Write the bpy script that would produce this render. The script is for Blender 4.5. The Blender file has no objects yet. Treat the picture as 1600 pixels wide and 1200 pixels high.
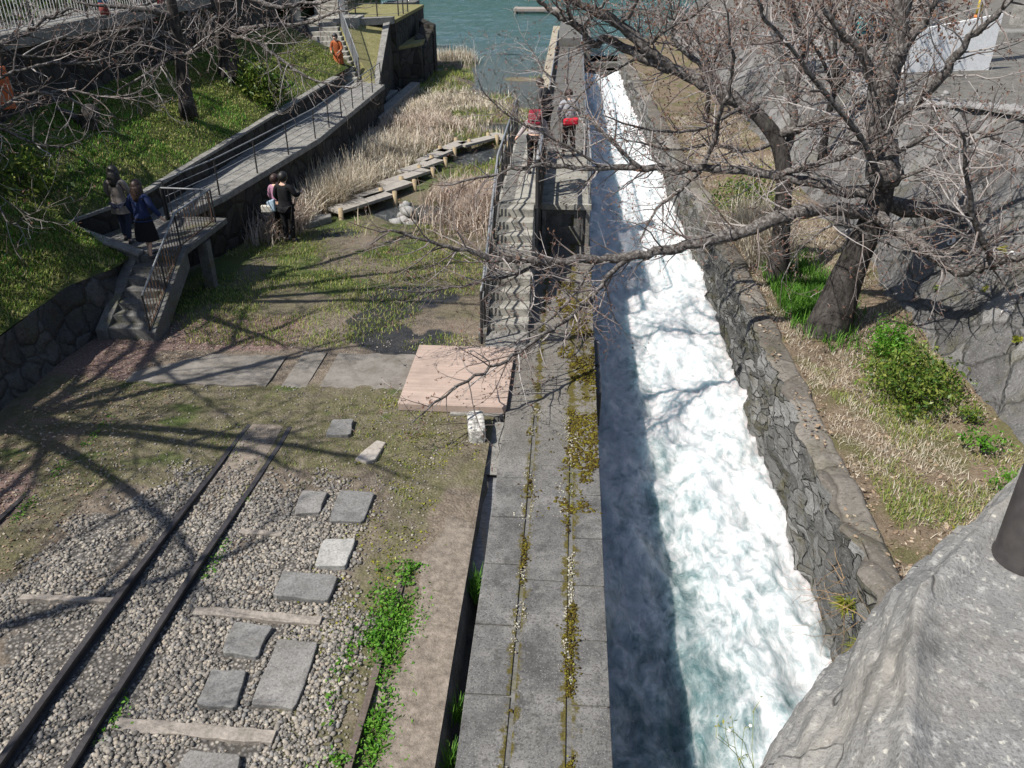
import bpy, bmesh, math, random
import numpy as np
from mathutils import Vector, Matrix
R = math.radians
scene = bpy.context.scene
COL = scene.collection
# ---------------------------------------------------------------- camera
CH = 6.7
TH = math.atan(720/1290.0)
PS = math.atan(100/1290.0*math.cos(TH))
cd = bpy.data.cameras.new("camera"); cam = bpy.data.objects.new("camera", cd); COL.objects.link(cam)
cam.location = (0, 0, CH)
cam.rotation_euler = (math.pi/2-TH, 0, PS)
cd.sensor_fit = 'HORIZONTAL'; cd.sensor_width = 36; cd.lens = 1290/1600*36
cd.clip_start = 0.05; cd.clip_end = 2000
scene.camera = cam
# ---------------------------------------------------------------- sky and sun
SX, SY = 0.64, 0.42                       # shadow shift per metre of height
EL = math.atan(1/math.hypot(SX, SY)); AZ = math.atan2(-SX, -SY)
w = bpy.data.worlds.new("World"); scene.world = w; w.use_nodes = True
nt = w.node_tree; bg = nt.nodes['Background']
sky = nt.nodes.new('ShaderNodeTexSky'); sky.sky_type = 'NISHITA'; sky.sun_disc = False
sky.sun_elevation = EL; sky.sun_rotation = AZ
nt.links.new(sky.outputs[0], bg.inputs[0]); bg.inputs[1].default_value = 0.08
sd = bpy.data.lights.new("sun", 'SUN'); sd.energy = 4.2; sd.angle = R(0.5); sd.color = (1, .955, .89)
so = bpy.data.objects.new("sun", sd); COL.objects.link(so); so.location = (-30, -20, 50)
so.rotation_euler = Vector((SX, SY, -1)).to_track_quat('-Z', 'Y').to_euler()
scene.view_settings.view_transform = 'Standard'; scene.view_settings.look = 'None'
scene.view_settings.exposure = 0.72; scene.view_settings.gamma = 1
# ---------------------------------------------------------------- noise for shapes
def _h(i, j, s):
    n = (i*374761393 + j*668265263 + s*1442695041) & 0xffffffff
    n = ((n ^ (n >> 13))*1274126177) & 0xffffffff
    return ((n ^ (n >> 16)) & 0xffff)/65535.0
def vn(x, y, s=0):
    x = np.asarray(x, float); y = np.asarray(y, float)
    i = np.floor(x).astype(np.int64); j = np.floor(y).astype(np.int64)
    u = x-i; v = y-j; u = u*u*(3-2*u); v = v*v*(3-2*v)
    return (_h(i, j, s)*(1-u)+_h(i+1, j, s)*u)*(1-v)+(_h(i, j+1, s)*(1-u)+_h(i+1, j+1, s)*u)*v
def fbm(x, y, o=4, s=0):
    a = 0; t = 0; k = .5
    for q in range(o):
        a = a+k*vn(np.asarray(x)*2**q, np.asarray(y)*2**q, s+q*17); t += k; k *= .5
    return a/t
def sst(a, b, x):
    t = np.clip((np.asarray(x, float)-a)/(b-a), 0, 1); return t*t*(3-2*t)
# ---------------------------------------------------------------- materials
class MB_:
    def __init__(s, name):
        s.m = bpy.data.materials.new(name); s.m.use_nodes = True; s.t = s.m.node_tree
        s.b = s.t.nodes['Principled BSDF']
    def n(s, ty, **k):
        q = s.t.nodes.new(ty)
        for a, v in k.items(): setattr(q, a, v)
        return q
    def l(s, a, b): s.t.links.new(a, b)
    def put(s, sock, v):
        if hasattr(v, 'is_output') or isinstance(v, bpy.types.NodeSocket): s.l(v, sock)
        elif isinstance(v, (tuple, list)) and len(v) == 3 and sock.type == 'RGBA': sock.default_value = (*v, 1)
        else: sock.default_value = v
    def pos(s): return s.n('ShaderNodeNewGeometry').outputs['Position']
    def obj(s): return s.n('ShaderNodeTexCoord').outputs['Object']
    def isl(s): return s.n('ShaderNodeNewGeometry').outputs['Random Per Island']
    def sc(s, v, k):
        q = s.n('ShaderNodeMapping'); s.l(v, q.inputs[0]); q.inputs['Scale'].default_value = k; return q.outputs[0]
    def noise(s, v, scale, d=4, r=.55, dist=0):
        q = s.n('ShaderNodeTexNoise'); s.l(v, q.inputs['Vector']); q.inputs['Scale'].default_value = scale
        q.inputs['Detail'].default_value = d; q.inputs['Roughness'].default_value = r; q.inputs['Distortion'].default_value = dist
        return q.outputs['Fac']
    def ncol(s, v, scale, d=3):
        q = s.n('ShaderNodeTexNoise'); s.l(v, q.inputs['Vector']); q.inputs['Scale'].default_value = scale; q.inputs['Detail'].default_value = d
        return q.outputs['Color']
    def warp(s, v, scale, amt):
        c = s.ncol(v, scale); a = s.n('ShaderNodeVectorMath', operation='SUBTRACT'); s.l(c, a.inputs[0]); a.inputs[1].default_value = (.5, .5, .5)
        k = s.n('ShaderNodeVectorMath', operation='SCALE'); s.l(a.outputs[0], k.inputs[0]); k.inputs['Scale'].default_value = amt
        o = s.n('ShaderNodeVectorMath', operation='ADD'); s.l(v, o.inputs[0]); s.l(k.outputs[0], o.inputs[1]); return o.outputs[0]
    def vor(s, v, scale, f='F1', out='Distance', rnd=1):
        q = s.n('ShaderNodeTexVoronoi', feature=f); s.l(v, q.inputs['Vector']); q.inputs['Scale'].default_value = scale
        q.inputs['Randomness'].default_value = rnd; return q.outputs[out]
    def ramp(s, f, st, interp='LINEAR'):
        q = s.n('ShaderNodeValToRGB'); s.l(f, q.inputs[0]); e = q.color_ramp.elements; q.color_ramp.interpolation = interp
        while len(e) < len(st): e.new(.5)
        for a, (p, c) in zip(e, st):
            a.position = p; a.color = (*c, 1) if isinstance(c, (tuple, list)) else (c, c, c, 1)
        return q.outputs[0]
    def mix(s, f, a, b, mode='MIX'):
        q = s.n('ShaderNodeMix', data_type='RGBA', blend_type=mode); s.put(q.inputs[0], f); s.put(q.inputs[6], a); s.put(q.inputs[7], b); return q.outputs[2]
    def math(s, op, a, b=0.0, c=None):
        q = s.n('ShaderNodeMath', operation=op); s.put(q.inputs[0], a); s.put(q.inputs[1], b)
        if c is not None: s.put(q.inputs[2], c)
        return q.outputs[0]
    def attr(s, nm): return s.n('ShaderNodeAttribute', attribute_name=nm).outputs['Fac']
    def sep(s, v):
        q = s.n('ShaderNodeSeparateXYZ'); s.l(v, q.inputs[0]); return q.outputs
    def fin(s, color, rough=.85, bump=None, bs=.5, bd=.02, spec=.3, metal=0, sub=None):
        s.put(s.b.inputs['Base Color'], color); s.put(s.b.inputs['Roughness'], rough)
        s.b.inputs['Specular IOR Level'].default_value = spec; s.b.inputs['Metallic'].default_value = metal
        if bump is not None:
            q = s.n('ShaderNodeBump'); q.inputs['Strength'].default_value = bs; q.inputs['Distance'].default_value = bd
            s.l(bump, q.inputs['Height']); s.l(q.outputs[0], s.b.inputs['Normal'])
        return s.m
def plain(name, c1, c2, scale=3, rough=.8, bs=.3, bd=.01, spec=.3, metal=0, fine=30):
    b = MB_(name); p = b.obj(); f = b.noise(p, scale, 6, .65); g = b.noise(p, fine, 3)
    c = b.ramp(f, [(.3, c1), (.7, c2)]); c = b.mix(.35, c, b.ramp(g, [(.3, tuple(k*.6 for k in c1)), (.7, tuple(min(1, k*1.35) for k in c2))]))
    return b.fin(c, rough, g, bs, bd, spec, metal)
def leafm(name, cols, rough=.5, trans=.25):
    b = MB_(name); i = b.isl(); n = len(cols)
    c = b.ramp(i, [(k/(n-1), cc) for k, cc in enumerate(cols)])
    m = b.fin(c, rough, spec=.25)
    if trans:
        tr = b.n('ShaderNodeBsdfTranslucent'); b.l(c, tr.inputs[0]); mx = b.n('ShaderNodeMixShader'); mx.inputs[0].default_value = trans
        b.l(b.b.outputs[0], mx.inputs[1]); b.l(tr.outputs[0], mx.inputs[2]); b.l(mx.outputs[0], b.t.nodes['Material Output'].inputs[0])
    return m
def concrete(name, c1, c2, stain=(.06, .055, .05), speck=True, moss=0):
    b = MB_(name); p = b.pos(); f = b.noise(p, 1.6, 8, .75); g = b.noise(p, 34, 4, .7); s = b.noise(p, 4.5, 8, .78)
    c = b.ramp(f, [(.3, c1), (.7, c2)])
    c = b.mix(b.ramp(s, [(.46, 0.0), (.66, .75)]), c, stain)
    if speck:
        c = b.mix(b.ramp(g, [(.38, .6), (.52, 0.0)]), c, tuple(k*.5 for k in c1))
        c = b.mix(b.ramp(b.noise(p, 55, 3, .7), [(.62, 0.0), (.72, .7)]), c, tuple(min(1, k*2.1) for k in c2))
    if moss: c = b.mix(b.math('MULTIPLY', b.ramp(b.noise(p, 2.3, 6, .7), [(.52, 0.0), (.62, 1.0)]), moss), c, b.ramp(b.noise(p, 40), [(.3, (.05, .05, .008)), (.7, (.16, .14, .02))]))
    return b.fin(c, .88, b.math('ADD', g, b.math('MULTIPLY', s, .8)), .45, .012, .25)

m_conc = concrete('concrete_pale', (.17, .165, .15), (.30, .29, .265))
m_concd = concrete('concrete_dark', (.10, .098, .092), (.19, .185, .175), moss=.4)
m_stair = concrete('concrete_stair', (.26, .25, .215), (.38, .365, .32), speck=False)
m_deck = None
b = MB_('deck_pink'); p = b.pos(); f = b.noise(b.sc(p, (.6, 7, 1)), 2, 5); g = b.noise(p, 50)
c = b.ramp(f, [(.3, (.33, .25, .205)), (.7, (.43, .335, .28))]); c = b.mix(b.ramp(b.noise(p, 1.6, 8, .75), [(.46, 0.0), (.7, .7)]), c, (.24, .19, .16)); c = b.mix(b.ramp(b.noise(p, 26, 5, .75), [(.58, 0.0), (.7, .5)]), c, (.20, .16, .13))
m_deck = b.fin(c, .75, g, .15, .005)
def rubble(name, scale, c1, c2, joint, warp=.12, bd=.06, moss=.5, stretch=(1, 1, 1), jw=.06):
    b = MB_(name); p = b.warp(b.sc(b.pos(), stretch), 2.2, warp)
    e = b.vor(p, scale, 'DISTANCE_TO_EDGE'); cc = b.vor(p, scale, 'F1', 'Color'); f = b.noise(p, 3, 7, .7); g = b.noise(p, 22, 5, .7)
    v = b.sep(cc)[0]
    c = b.ramp(b.math('ADD', b.math('MULTIPLY', v, .42), b.math('MULTIPLY', f, .6)), [(.28, c1), (.75, c2)])
    c = b.mix(b.ramp(g, [(.3, .75), (.5, 0.0)]), c, tuple(k*.45 for k in c1))
    c = b.mix(b.ramp(b.noise(p, 34, 4, .7), [(.56, 0.0), (.70, .6)]), c, tuple(min(1, k*1.5) for k in c2))
    c = b.mix(b.ramp(b.noise(p, 1.6, 6, .75), [(.5, 0.0), (.66, moss)]), c, b.ramp(g, [(.3, (.045, .042, .02)), (.7, (.12, .11, .05))]))
    c = b.mix(b.math('MULTIPLY', b.ramp(e, [(0.0, 1.0), (jw, 0.0)]), b.ramp(b.noise(p, 2.7, 5, .7), [(.35, .25), (.6, .95)])), c, joint)
    hgt = b.math('ADD', b.ramp(e, [(0, 0.0), (jw*2.2, 1.0)]), b.math('MULTIPLY', g, .55))
    return b.fin(c, .9, hgt, .9, bd, .2)
m_revet = rubble('revetment_stone', 1.5, (.085, .083, .081), (.235, .23, .222), (.06, .057, .052), .4, .06, .5, jw=.035)
m_chanwall = rubble('channel_wall_stone', 3.4, (.07, .07, .066), (.27, .268, .258), (.06, .06, .054), .42, .10, .85, (1, .6, 1.5), .022)
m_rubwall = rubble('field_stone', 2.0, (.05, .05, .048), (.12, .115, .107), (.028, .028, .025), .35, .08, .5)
m_bank = rubble('dark_stone_shade', 1.8, (.022, .02, .018), (.06, .055, .05), (.012, .012, .01), .15, .06, .4)
b = MB_('granite'); p = b.pos(); f = b.noise(p, 2.2, 7, .72); g = b.noise(p, 120, 3, .7); h = b.noise(p, 28, 4, .7); r_ = b.noise(b.sc(p, (1, 1, .5)), 7, 8, .78)
c = b.ramp(f, [(.3, (.13, .128, .122)), (.7, (.29, .285, .272))]); c = b.mix(b.ramp(g, [(.36, .65), (.5, 0.0)]), c, (.08, .078, .076)); c = b.mix(b.ramp(h, [(.56, 0.0), (.66, .6)]), c, (.44, .43, .40))
c = b.mix(b.ramp(r_, [(.54, 0.0), (.64, .6)]), c, (.13, .128, .12)); c = b.mix(b.ramp(b.noise(p, 50, 3), [(.62, 0.0), (.7, .6)]), c, (.56, .54, .46))
big = b.noise(p, 1.7, 5, .6); c = b.mix(b.ramp(big, [(.45, 0.0), (.6, .45)]), c, (.30, .275, .235)); c = b.mix(b.ramp(b.noise(p, 3.3, 9, .8), [(.58, 0.0), (.66, .7)]), c, (.10, .097, .09))
cr = b.vor(b.warp(p, 3, .25), 2.1, 'DISTANCE_TO_EDGE'); crk = b.math('MULTIPLY', b.ramp(cr, [(0, 1.0), (.012, 0.0)]), b.ramp(b.noise(p, 2.2, 3), [(.5, 0.0), (.58, 1.0)])); c = b.mix(crk, c, (.05, .048, .044))
m_granite = b.fin(c, .92, b.math('SUBTRACT', b.math('ADD', b.math('MULTIPLY', h, 1.0), b.math('MULTIPLY', g, .6)), b.math('MULTIPLY', crk, .8)), .6, .012, .2)
m_metal = plain('dark_metal', (.018, .018, .02), (.035, .034, .034), 4, .5, .1, .003, .5)
m_rustrail = plain('rusty_rail', (.07, .055, .045), (.15, .12, .10), 7, .8, .4, .004)
m_rail = plain('rail_steel', (.022, .02, .022), (.05, .045, .045), 6, .5, .3, .004, .5)
m_grail = plain('grey_handrail', (.14, .145, .15), (.24, .25, .26), 6, .45, .1, .003, .5)
m_rust = plain('rusty_bar', (.05, .045, .04), (.16, .085, .05), 9, .8, .3, .004)
m_white = plain('white_paint', (.72, .71, .69), (.8, .8, .78), 3, .7, .1)
m_pale = plain('pale_pole', (.38, .38, .37), (.52, .51, .49), 4, .8, .2)
m_wood = plain('weathered_board', (.22, .20, .17), (.36, .33, .29), 5, .85, .4, .006)
m_sleeper = plain('sleeper_wood', (.15, .135, .115), (.33, .29, .25), 4, .9, .6, .012)
m_post = plain('log_post', (.26, .2, .12), (.38, .3, .19), 5, .85, .4)
b = MB_('bark'); p = b.obj(); f = b.noise(b.sc(p, (1, 1, .35)), 9, 6, .7); g = b.noise(p, 3, 4)
c = b.ramp(f, [(.35, (.018, .016, .014)), (.7, (.092, .082, .075))]); c = b.mix(b.ramp(g, [(.55, 0.0), (.75, .45)]), c, (.13, .125, .115))
c = b.mix(b.ramp(b.noise(p, 6, 5, .7), [(.6, 0.0), (.7, .5)]), c, (.05, .055, .025))
m_bark = b.fin(c, .92, f, 1.0, .05, .15)
b = MB_('limb_bark'); p = b.obj(); f = b.noise(p, 16, 6, .7)
c = b.ramp(f, [(.34, (.028, .024, .022)), (.5, (.09, .08, .073)), (.66, (.25, .235, .22))]); m_limb = b.fin(c, .9, f, .7, .02, .15)
b = MB_('twig_bark'); i = b.isl(); c = b.ramp(i, [(0, (.105, .08, .07)), (.5, (.19, .16, .145)), (1, (.38, .35, .33))]); m_twig = b.fin(c, .85, spec=.2)
m_bud = leafm('bud', [(.10, .05, .035), (.17, .085, .058), (.20, .125, .08)], .7, .1)
m_blade = leafm('grass_blade', [(.08, .15, .02), (.15, .24, .035), (.25, .31, .065), (.32, .30, .11), (.40, .34, .17)], .6, .3)
m_bladegreen = leafm('fresh_blade', [(.05, .15, .016), (.09, .23, .025), (.16, .30, .05)], .6, .3)
m_dryblade = leafm('dry_blade', [(.32, .26, .18), (.48, .41, .30), (.60, .54, .43), (.70, .65, .55)], .7, .3)
m_reddry = leafm('dry_russet_blade', [(.25, .175, .13), (.41, .315, .245), (.54, .45, .37), (.66, .59, .51)], .7, .3)
m_leaf = leafm('bush_leaf', [(.025, .06, .01), (.06, .12, .015), (.13, .18, .03), (.22, .24, .05)], .42, .25)
m_leafdark = leafm('dark_leaf', [(.012, .028, .008), (.03, .06, .012), (.07, .11, .02)], .45, .2)
m_leafbright = leafm('bright_leaf', [(.04, .14, .01), (.09, .24, .02), (.17, .32, .05)], .45, .3)
m_leafyellow = leafm('yellow_leaf', [(.10, .13, .02), (.22, .24, .03), (.36, .32, .05)], .45, .3)
m_litter = leafm('litter_leaf', [(.09, .06, .04), (.2, .14, .09), (.3, .22, .15), (.36, .31, .24)], .85, 0)
m_stone = leafm('pebble', [(.08, .074, .066), (.15, .14, .125), (.215, .195, .165), (.29, .25, .20), (.18, .175, .168), (.38, .34, .28)], .85, 0)
b = MB_('cushion_moss'); i = b.isl(); p = b.pos()
c = b.ramp(i, [(0, (.04, .026, .012)), (.35, (.075, .055, .014)), (.7, (.115, .095, .014)), (1, (.17, .15, .02))]); m_moss = b.fin(c, .95, b.noise(p, 90, 3), .8, .02, .1)
m_lichen = leafm('pale_crust', [(.3, .28, .22), (.42, .4, .33), (.24, .2, .12)], .95, 0)
# ---------------------------------------------------------------- mesh building
def tag(o, label=None, cat=None, group=None, kind=None):
    if label: o['label'] = label
    if cat: o['category'] = cat
    if group: o['group'] = group
    if kind: o['kind'] = kind
    return o
def empty(name, loc=(0, 0, 0), rz=0, label=None, cat=None, group=None):
    o = bpy.data.objects.new(name, None); COL.objects.link(o); o.location = loc; o.rotation_euler = (0, 0, rz); o.empty_display_size = .2
    return tag(o, label, cat, group)
def meshobj(name, V, F, mat, parent=None, smooth=False, bevel=0):
    me = bpy.data.meshes.new(name)
    if isinstance(V, np.ndarray) and isinstance(F, np.ndarray):
        k = F.shape[1]; me.vertices.add(len(V)); me.vertices.foreach_set('co', V.astype(np.float32).ravel())
        me.loops.add(F.size); me.loops.foreach_set('vertex_index', F.astype(np.int32).ravel())
        me.polygons.add(len(F)); me.polygons.foreach_set('loop_start', np.arange(0, F.size, k, dtype=np.int32)); me.polygons.foreach_set('loop_total', np.full(len(F), k, dtype=np.int32))
        me.update(calc_edges=True)
    else:
        me.from_pydata([tuple(v) for v in V], [], F); me.update()
    me.materials.append(mat)
    if smooth: me.polygons.foreach_set('use_smooth', np.ones(len(me.polygons), dtype=bool))
    o = bpy.data.objects.new(name, me); COL.objects.link(o)
    if parent: o.parent = parent
    if bevel:
        md = o.modifiers.new('bevel', 'BEVEL'); md.width = bevel; md.segments = 2; md.limit_method = 'ANGLE'; md.angle_limit = R(40)
    return o
class MB:
    def __init__(s): s.V = []; s.F = []
    def add(s, vs, fs):
        o = len(s.V); s.V += [tuple(v) for v in vs]; s.F += [tuple(i+o for i in f) for f in fs]; return s
    def box(s, x0, x1, y0, y1, z0, z1):
        return s.add([(x0, y0, z0), (x1, y0, z0), (x1, y1, z0), (x0, y1, z0), (x0, y0, z1), (x1, y0, z1), (x1, y1, z1), (x0, y1, z1)],
                     [(0, 3, 2, 1), (4, 5, 6, 7), (0, 1, 5, 4), (1, 2, 6, 5), (2, 3, 7, 6), (3, 0, 4, 7)])
    def prism(s, poly, z0, z1):           # z0, z1: numbers or one height per corner
        n = len(poly); a = z0 if isinstance(z0, (list, tuple)) else [z0]*n; b_ = z1 if isinstance(z1, (list, tuple)) else [z1]*n
        vs = [(p[0], p[1], a[i]) for i, p in enumerate(poly)]+[(p[0], p[1], b_[i]) for i, p in enumerate(poly)]
        return s.add(vs, [tuple(range(n-1, -1, -1)), tuple(range(n, 2*n))]+[(i, (i+1) % n, n+(i+1) % n, n+i) for i in range(n)])
    def tube(s, P, rad, k=6, cap=True):
        P = [Vector(p) for p in P]; n = len(P)
        if not isinstance(rad, (list, tuple)): rad = [rad]*n
        d = (P[1]-P[0]).normalized(); u = d.orthogonal().normalized(); vs = []; fs = []
        for i in range(n):
            d2 = (P[min(i+1, n-1)]-P[max(i-1, 0)])
            if d2.length < 1e-9: d2 = d
            d2.normalize(); u = (u-d2*u.dot(d2))
            u = u.normalized() if u.length > 1e-6 else d2.orthogonal().normalized()
            v = d2.cross(u); d = d2
            for j in range(k):
                a = 2*math.pi*j/k; vs.append(P[i]+(u*math.cos(a)+v*math.sin(a))*rad[i])
        for i in range(n-1):
            for j in range(k): fs.append((i*k+j, i*k+(j+1) % k, (i+1)*k+(j+1) % k, (i+1)*k+j))
        if cap: fs += [tuple(range(k-1, -1, -1)), tuple(range((n-1)*k, n*k))]
        return s.add(vs, fs)
    def ell(s, c, r, seg=10, rings=7):
        vs = [(c[0], c[1], c[2]-r[2])]; fs = []
        for i in range(1, rings):
            t = math.pi*i/rings-math.pi/2
            for j in range(seg):
                a = 2*math.pi*j/seg; vs.append((c[0]+r[0]*math.cos(t)*math.cos(a), c[1]+r[1]*math.cos(t)*math.sin(a), c[2]+r[2]*math.sin(t)))
        vs.append((c[0], c[1], c[2]+r[2])); e = len(vs)-1
        for j in range(seg):
            fs.append((0, 1+(j+1) % seg, 1+j)); fs.append((e, e-seg+j, e-seg+(j+1) % seg))
            for i in range(rings-2): fs.append((1+i*seg+j, 1+i*seg+(j+1) % seg, 1+(i+1)*seg+(j+1) % seg, 1+(i+1)*seg+j))
        return s.add(vs, fs)
    def build(s, name, mat, parent=None, smooth=False, bevel=0): return meshobj(name, s.V, s.F, mat, parent, smooth, bevel)
def grid(name, X, Y, Z, mat, parent=None, smooth=True, keep=None):
    n, m = X.shape; V = np.stack([X, Y, Z], -1).reshape(-1, 3)
    i = np.arange(n*m).reshape(n, m); F = np.stack([i[:-1, :-1], i[:-1, 1:], i[1:, 1:], i[1:, :-1]], -1).reshape(-1, 4)
    if keep is not None: F = F[keep.ravel()]
    return meshobj(name, V, F, mat, parent, smooth)
def setattr_(o, nm, arr):
    a = o.data.attributes.new(nm, 'FLOAT', 'POINT'); a.data.foreach_set('value', np.asarray(arr, np.float32).ravel())
def quads(name, C, U, Wd, mat, parent=None, k=4):
    """one leaf per centre: U half length vector, Wd half width vector"""
    C = np.asarray(C); V = np.stack([C-U, C+Wd-U*.1, C+U, C-Wd-U*.1], 1).reshape(-1, 3)
    F = np.arange(len(V)).reshape(-1, 4); return meshobj(name, V, F, mat, parent)
def leaves(name, C, size, mat, parent, rng, flat=.0, asp=.45):
    n = len(C); U = rng.normal(size=(n, 3)); U[:, 2] = U[:, 2]*(1-flat)+.15; U /= np.linalg.norm(U, axis=1)[:, None]
    A = rng.normal(size=(n, 3)); A[:, 2] *= (1-flat); Wd = np.cross(U, np.cross(U, A)); Wd /= np.linalg.norm(Wd, axis=1)[:, None]+1e-9
    s = size*(.4+1.2*rng.random(n)**1.4)[:, None]; return quads(name, C, U*s, Wd*s*asp, mat, parent)
def blades(name, P, H, mat, parent, rng, wd=.006, lean=.5, wind=(0, 0), droop=0.0):
    """curved blades: base, mid, tip, each two quads narrowing"""
    n = len(P); a = rng.random(n)*2*math.pi; L = lean*rng.random(n)
    D = np.stack([np.cos(a)*L+wind[0], np.sin(a)*L+wind[1], np.ones(n)], 1); D /= np.linalg.norm(D, axis=1)[:, None]
    Sd = np.stack([-np.sin(a), np.cos(a), np.zeros(n)], 1); Hh = H[:, None]
    mid = P+D*Hh*.55; D2 = D.copy(); D2[:, :2] *= 1.9; D2[:, 2] -= droop; D2 /= np.linalg.norm(D2, axis=1)[:, None]; tip = mid+D2*Hh*.5
    w_ = (wd*(.6+.8*rng.random(n)))[:, None]
    V = np.stack([P-Sd*w_, P+Sd*w_, mid+Sd*w_*.8, mid-Sd*w_*.8, tip+Sd*w_*.15, tip-Sd*w_*.15], 1).reshape(-1, 3)
    b0 = np.arange(n)*6; F = np.stack([np.stack([b0, b0+1, b0+2, b0+3], 1), np.stack([b0+3, b0+2, b0+4, b0+5], 1)], 1).reshape(-1, 4)
    return meshobj(name, V, F, mat, parent)
_ico = None
def stones(name, C, S, mat, rng, parent=None):
    """C centres, S (n,3) radii"""
    global _ico
    if _ico is None:
        bm = bmesh.new(); bmesh.ops.create_icosphere(bm, subdivisions=1, radius=1); _ico = (np.array([v.co[:] for v in bm.verts]), np.array([[v.index for v in f.verts] for f in bm.faces])); bm.free()
    V0, F0 = _ico; n = len(C); k = len(V0)
    J = 1+rng.normal(scale=.13, size=(n, k, 1)); V = V0[None]*J*S[:, None, :]
    a = rng.random(n)*2*math.pi; ca, sa = np.cos(a)[:, None], np.sin(a)[:, None]
    X = V[..., 0]*ca-V[..., 1]*sa; Y = V[..., 0]*sa+V[..., 1]*ca
    V = np.stack([X, Y, V[..., 2]], -1)+C[:, None, :]
    F = F0[None]+(np.arange(n)*k)[:, None, None]
    return meshobj(name, V.reshape(-1, 3), F.reshape(-1, 3), mat, parent)
def scatter(rng, n, x0, x1, y0, y1): return rng.uniform(x0, x1, n), rng.uniform(y0, y1, n)
def rr(a, b_): return random.uniform(a, b_)
# ================================================================ SETTING
rng = np.random.default_rng(7); random.seed(7)
def ghgt(x, y):
    x = np.asarray(x, float); y = np.asarray(y, float)
    z = -.03-.09*sst(10, 13.5, y)-.30*sst(14, 20, y)-.14*sst(20, 24, y)
    z = z+(fbm(x*1.7, y*1.7, 4, 3)-.5)*(.05+.0*y)+(fbm(x*.5, y*.5, 3, 9)-.5)*(.06+.34*sst(20, 27, y))
    z = z+.25*sst(25, 33, y)*np.exp(-((x+5.6)/2.2)**2)*(1-sst(44, 50, y))      # reed bed stands a little proud
    z = z-.30*np.exp(-(((x+3.9)/1.3)**2+((y-22.7)/.8)**2))                     # puddle by the rock pile
    z = z-.26*np.exp(-(((x+3.2)/.9)**2+((y-29.6)/1.3)**2))
    z = z-.34*np.exp(-(((x+2.6)/1.1)**2+((y-34.2)/1.1)**2))-.28*np.exp(-(((x+1.9)/.8)**2+((y-39.5)/2.2)**2))
    z = z-.55*sst(-6.2, -3.9, x)*sst(40.5, 43.5, y)+.62*np.exp(-((y-46.3)/.75)**2)*sst(-4.3, -3.3, x)
    z = z-.9*sst(51, 57, y)+.25*np.exp(-((y-52.5)/2.0)**2)*(1-sst(-6.5, -4.5, x))
    z = z-.2*sst(-1.6, -1.1, x)*sst(13.5, 15, y)
    return z
ya = np.concatenate([np.arange(-4, 4, .25), np.arange(4, 20, .06), np.arange(20, 60, .14)])
xa = np.linspace(-9.3, -1.03, 130); X, Y = np.meshgrid(xa, ya); Z = ghgt(X, Y)
Z = Z+.02*sst(-1.75, -1.5, X)*(1-sst(9.5, 10.5, Y))
b = MB_('incline_ground'); p = b.pos()
pw = b.warp(p, 6, .03); peb = b.vor(pw, 26, 'F1'); pc = b.sep(b.vor(pw, 26, 'F1', 'Color'))[0]; f = b.noise(p, 1.7, 6, .7); g = b.noise(p, 38, 4, .65); h = b.noise(p, 7, 6, .72)
dirt = b.ramp(b.math('ADD', b.math('MULTIPLY', g, .5), b.math('MULTIPLY', h, .5)), [(.3, (.06, .047, .036)), (.5, (.145, .118, .09)), (.68, (.28, .235, .185))])
gravel = b.mix(b.ramp(peb, [(.25, 0.0), (.6, .85)]), b.ramp(pc, [(0, (.12, .115, .11)), (.5, (.21, .195, .175)), (1, (.36, .33, .29))]), (.045, .04, .034))
red = b.ramp(b.noise(p, 30, 5, .75), [(.3, (.06, .038, .032)), (.5, (.15, .10, .085)), (.7, (.30, .23, .205))])
moss = b.ramp(b.math('ADD', b.math('MULTIPLY', g, .45), b.math('MULTIPLY', h, .55)), [(.3, (.04, .038, .02)), (.46, (.088, .084, .04)), (.58, (.135, .122, .07)), (.7, (.235, .205, .155))])
green = b.ramp(g, [(.3, (.03, .05, .014)), (.7, (.095, .115, .035))])
mud = b.ramp(b.noise(p, 5, 6, .7), [(.3, (.018, .018, .02)), (.7, (.05, .048, .046))])
ledge = b.ramp(b.noise(p, 9, 9, .8), [(.34, (.10, .082, .065)), (.5, (.19, .16, .13)), (.66, (.29, .25, .205))])
def soft(nm, lo=.35, hi=.65, nz=None): return b.ramp(b.math('ADD', b.math('MULTIPLY', b.attr(nm), .62), b.math('MULTIPLY', nz or h, .38)), [(lo, 0.0), (hi, 1.0)])
c = b.mix(soft('gravel', .42, .55), dirt, gravel)
c = b.mix(soft('red', .42, .6), c, red)
mo = b.math('MULTIPLY', soft('moss', .46, .66), b.ramp(b.noise(p, 3.1, 7, .75), [(.36, .25), (.54, 1.0)])); c = b.mix(mo, c, moss)
c = b.mix(soft('green', .5, .68, g), c, green)
c = b.mix(soft('ledge', .42, .5), c, ledge)
mu = soft('mud', .44, .56); c = b.mix(mu, c, mud)
m_ground = b.fin(c, b.math('SUBTRACT', .92, b.math('MULTIPLY', mu, .45)), b.math('ADD', b.math('MULTIPLY', b.math('MULTIPLY', peb, -1.0), b.math('SUBTRACT', 1.0, b.math('MULTIPLY', soft('ledge', .42, .5), .9))), g), .7, .02, .25)
go = grid('ground', X, Y, Z, m_ground); tag(go, kind='structure')
n1 = fbm(X*1.1, Y*1.1, 4, 21); n2 = fbm(X*.6, Y*.6, 4, 33); n3 = fbm(X*2.5, Y*2.5, 3, 55)
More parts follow.
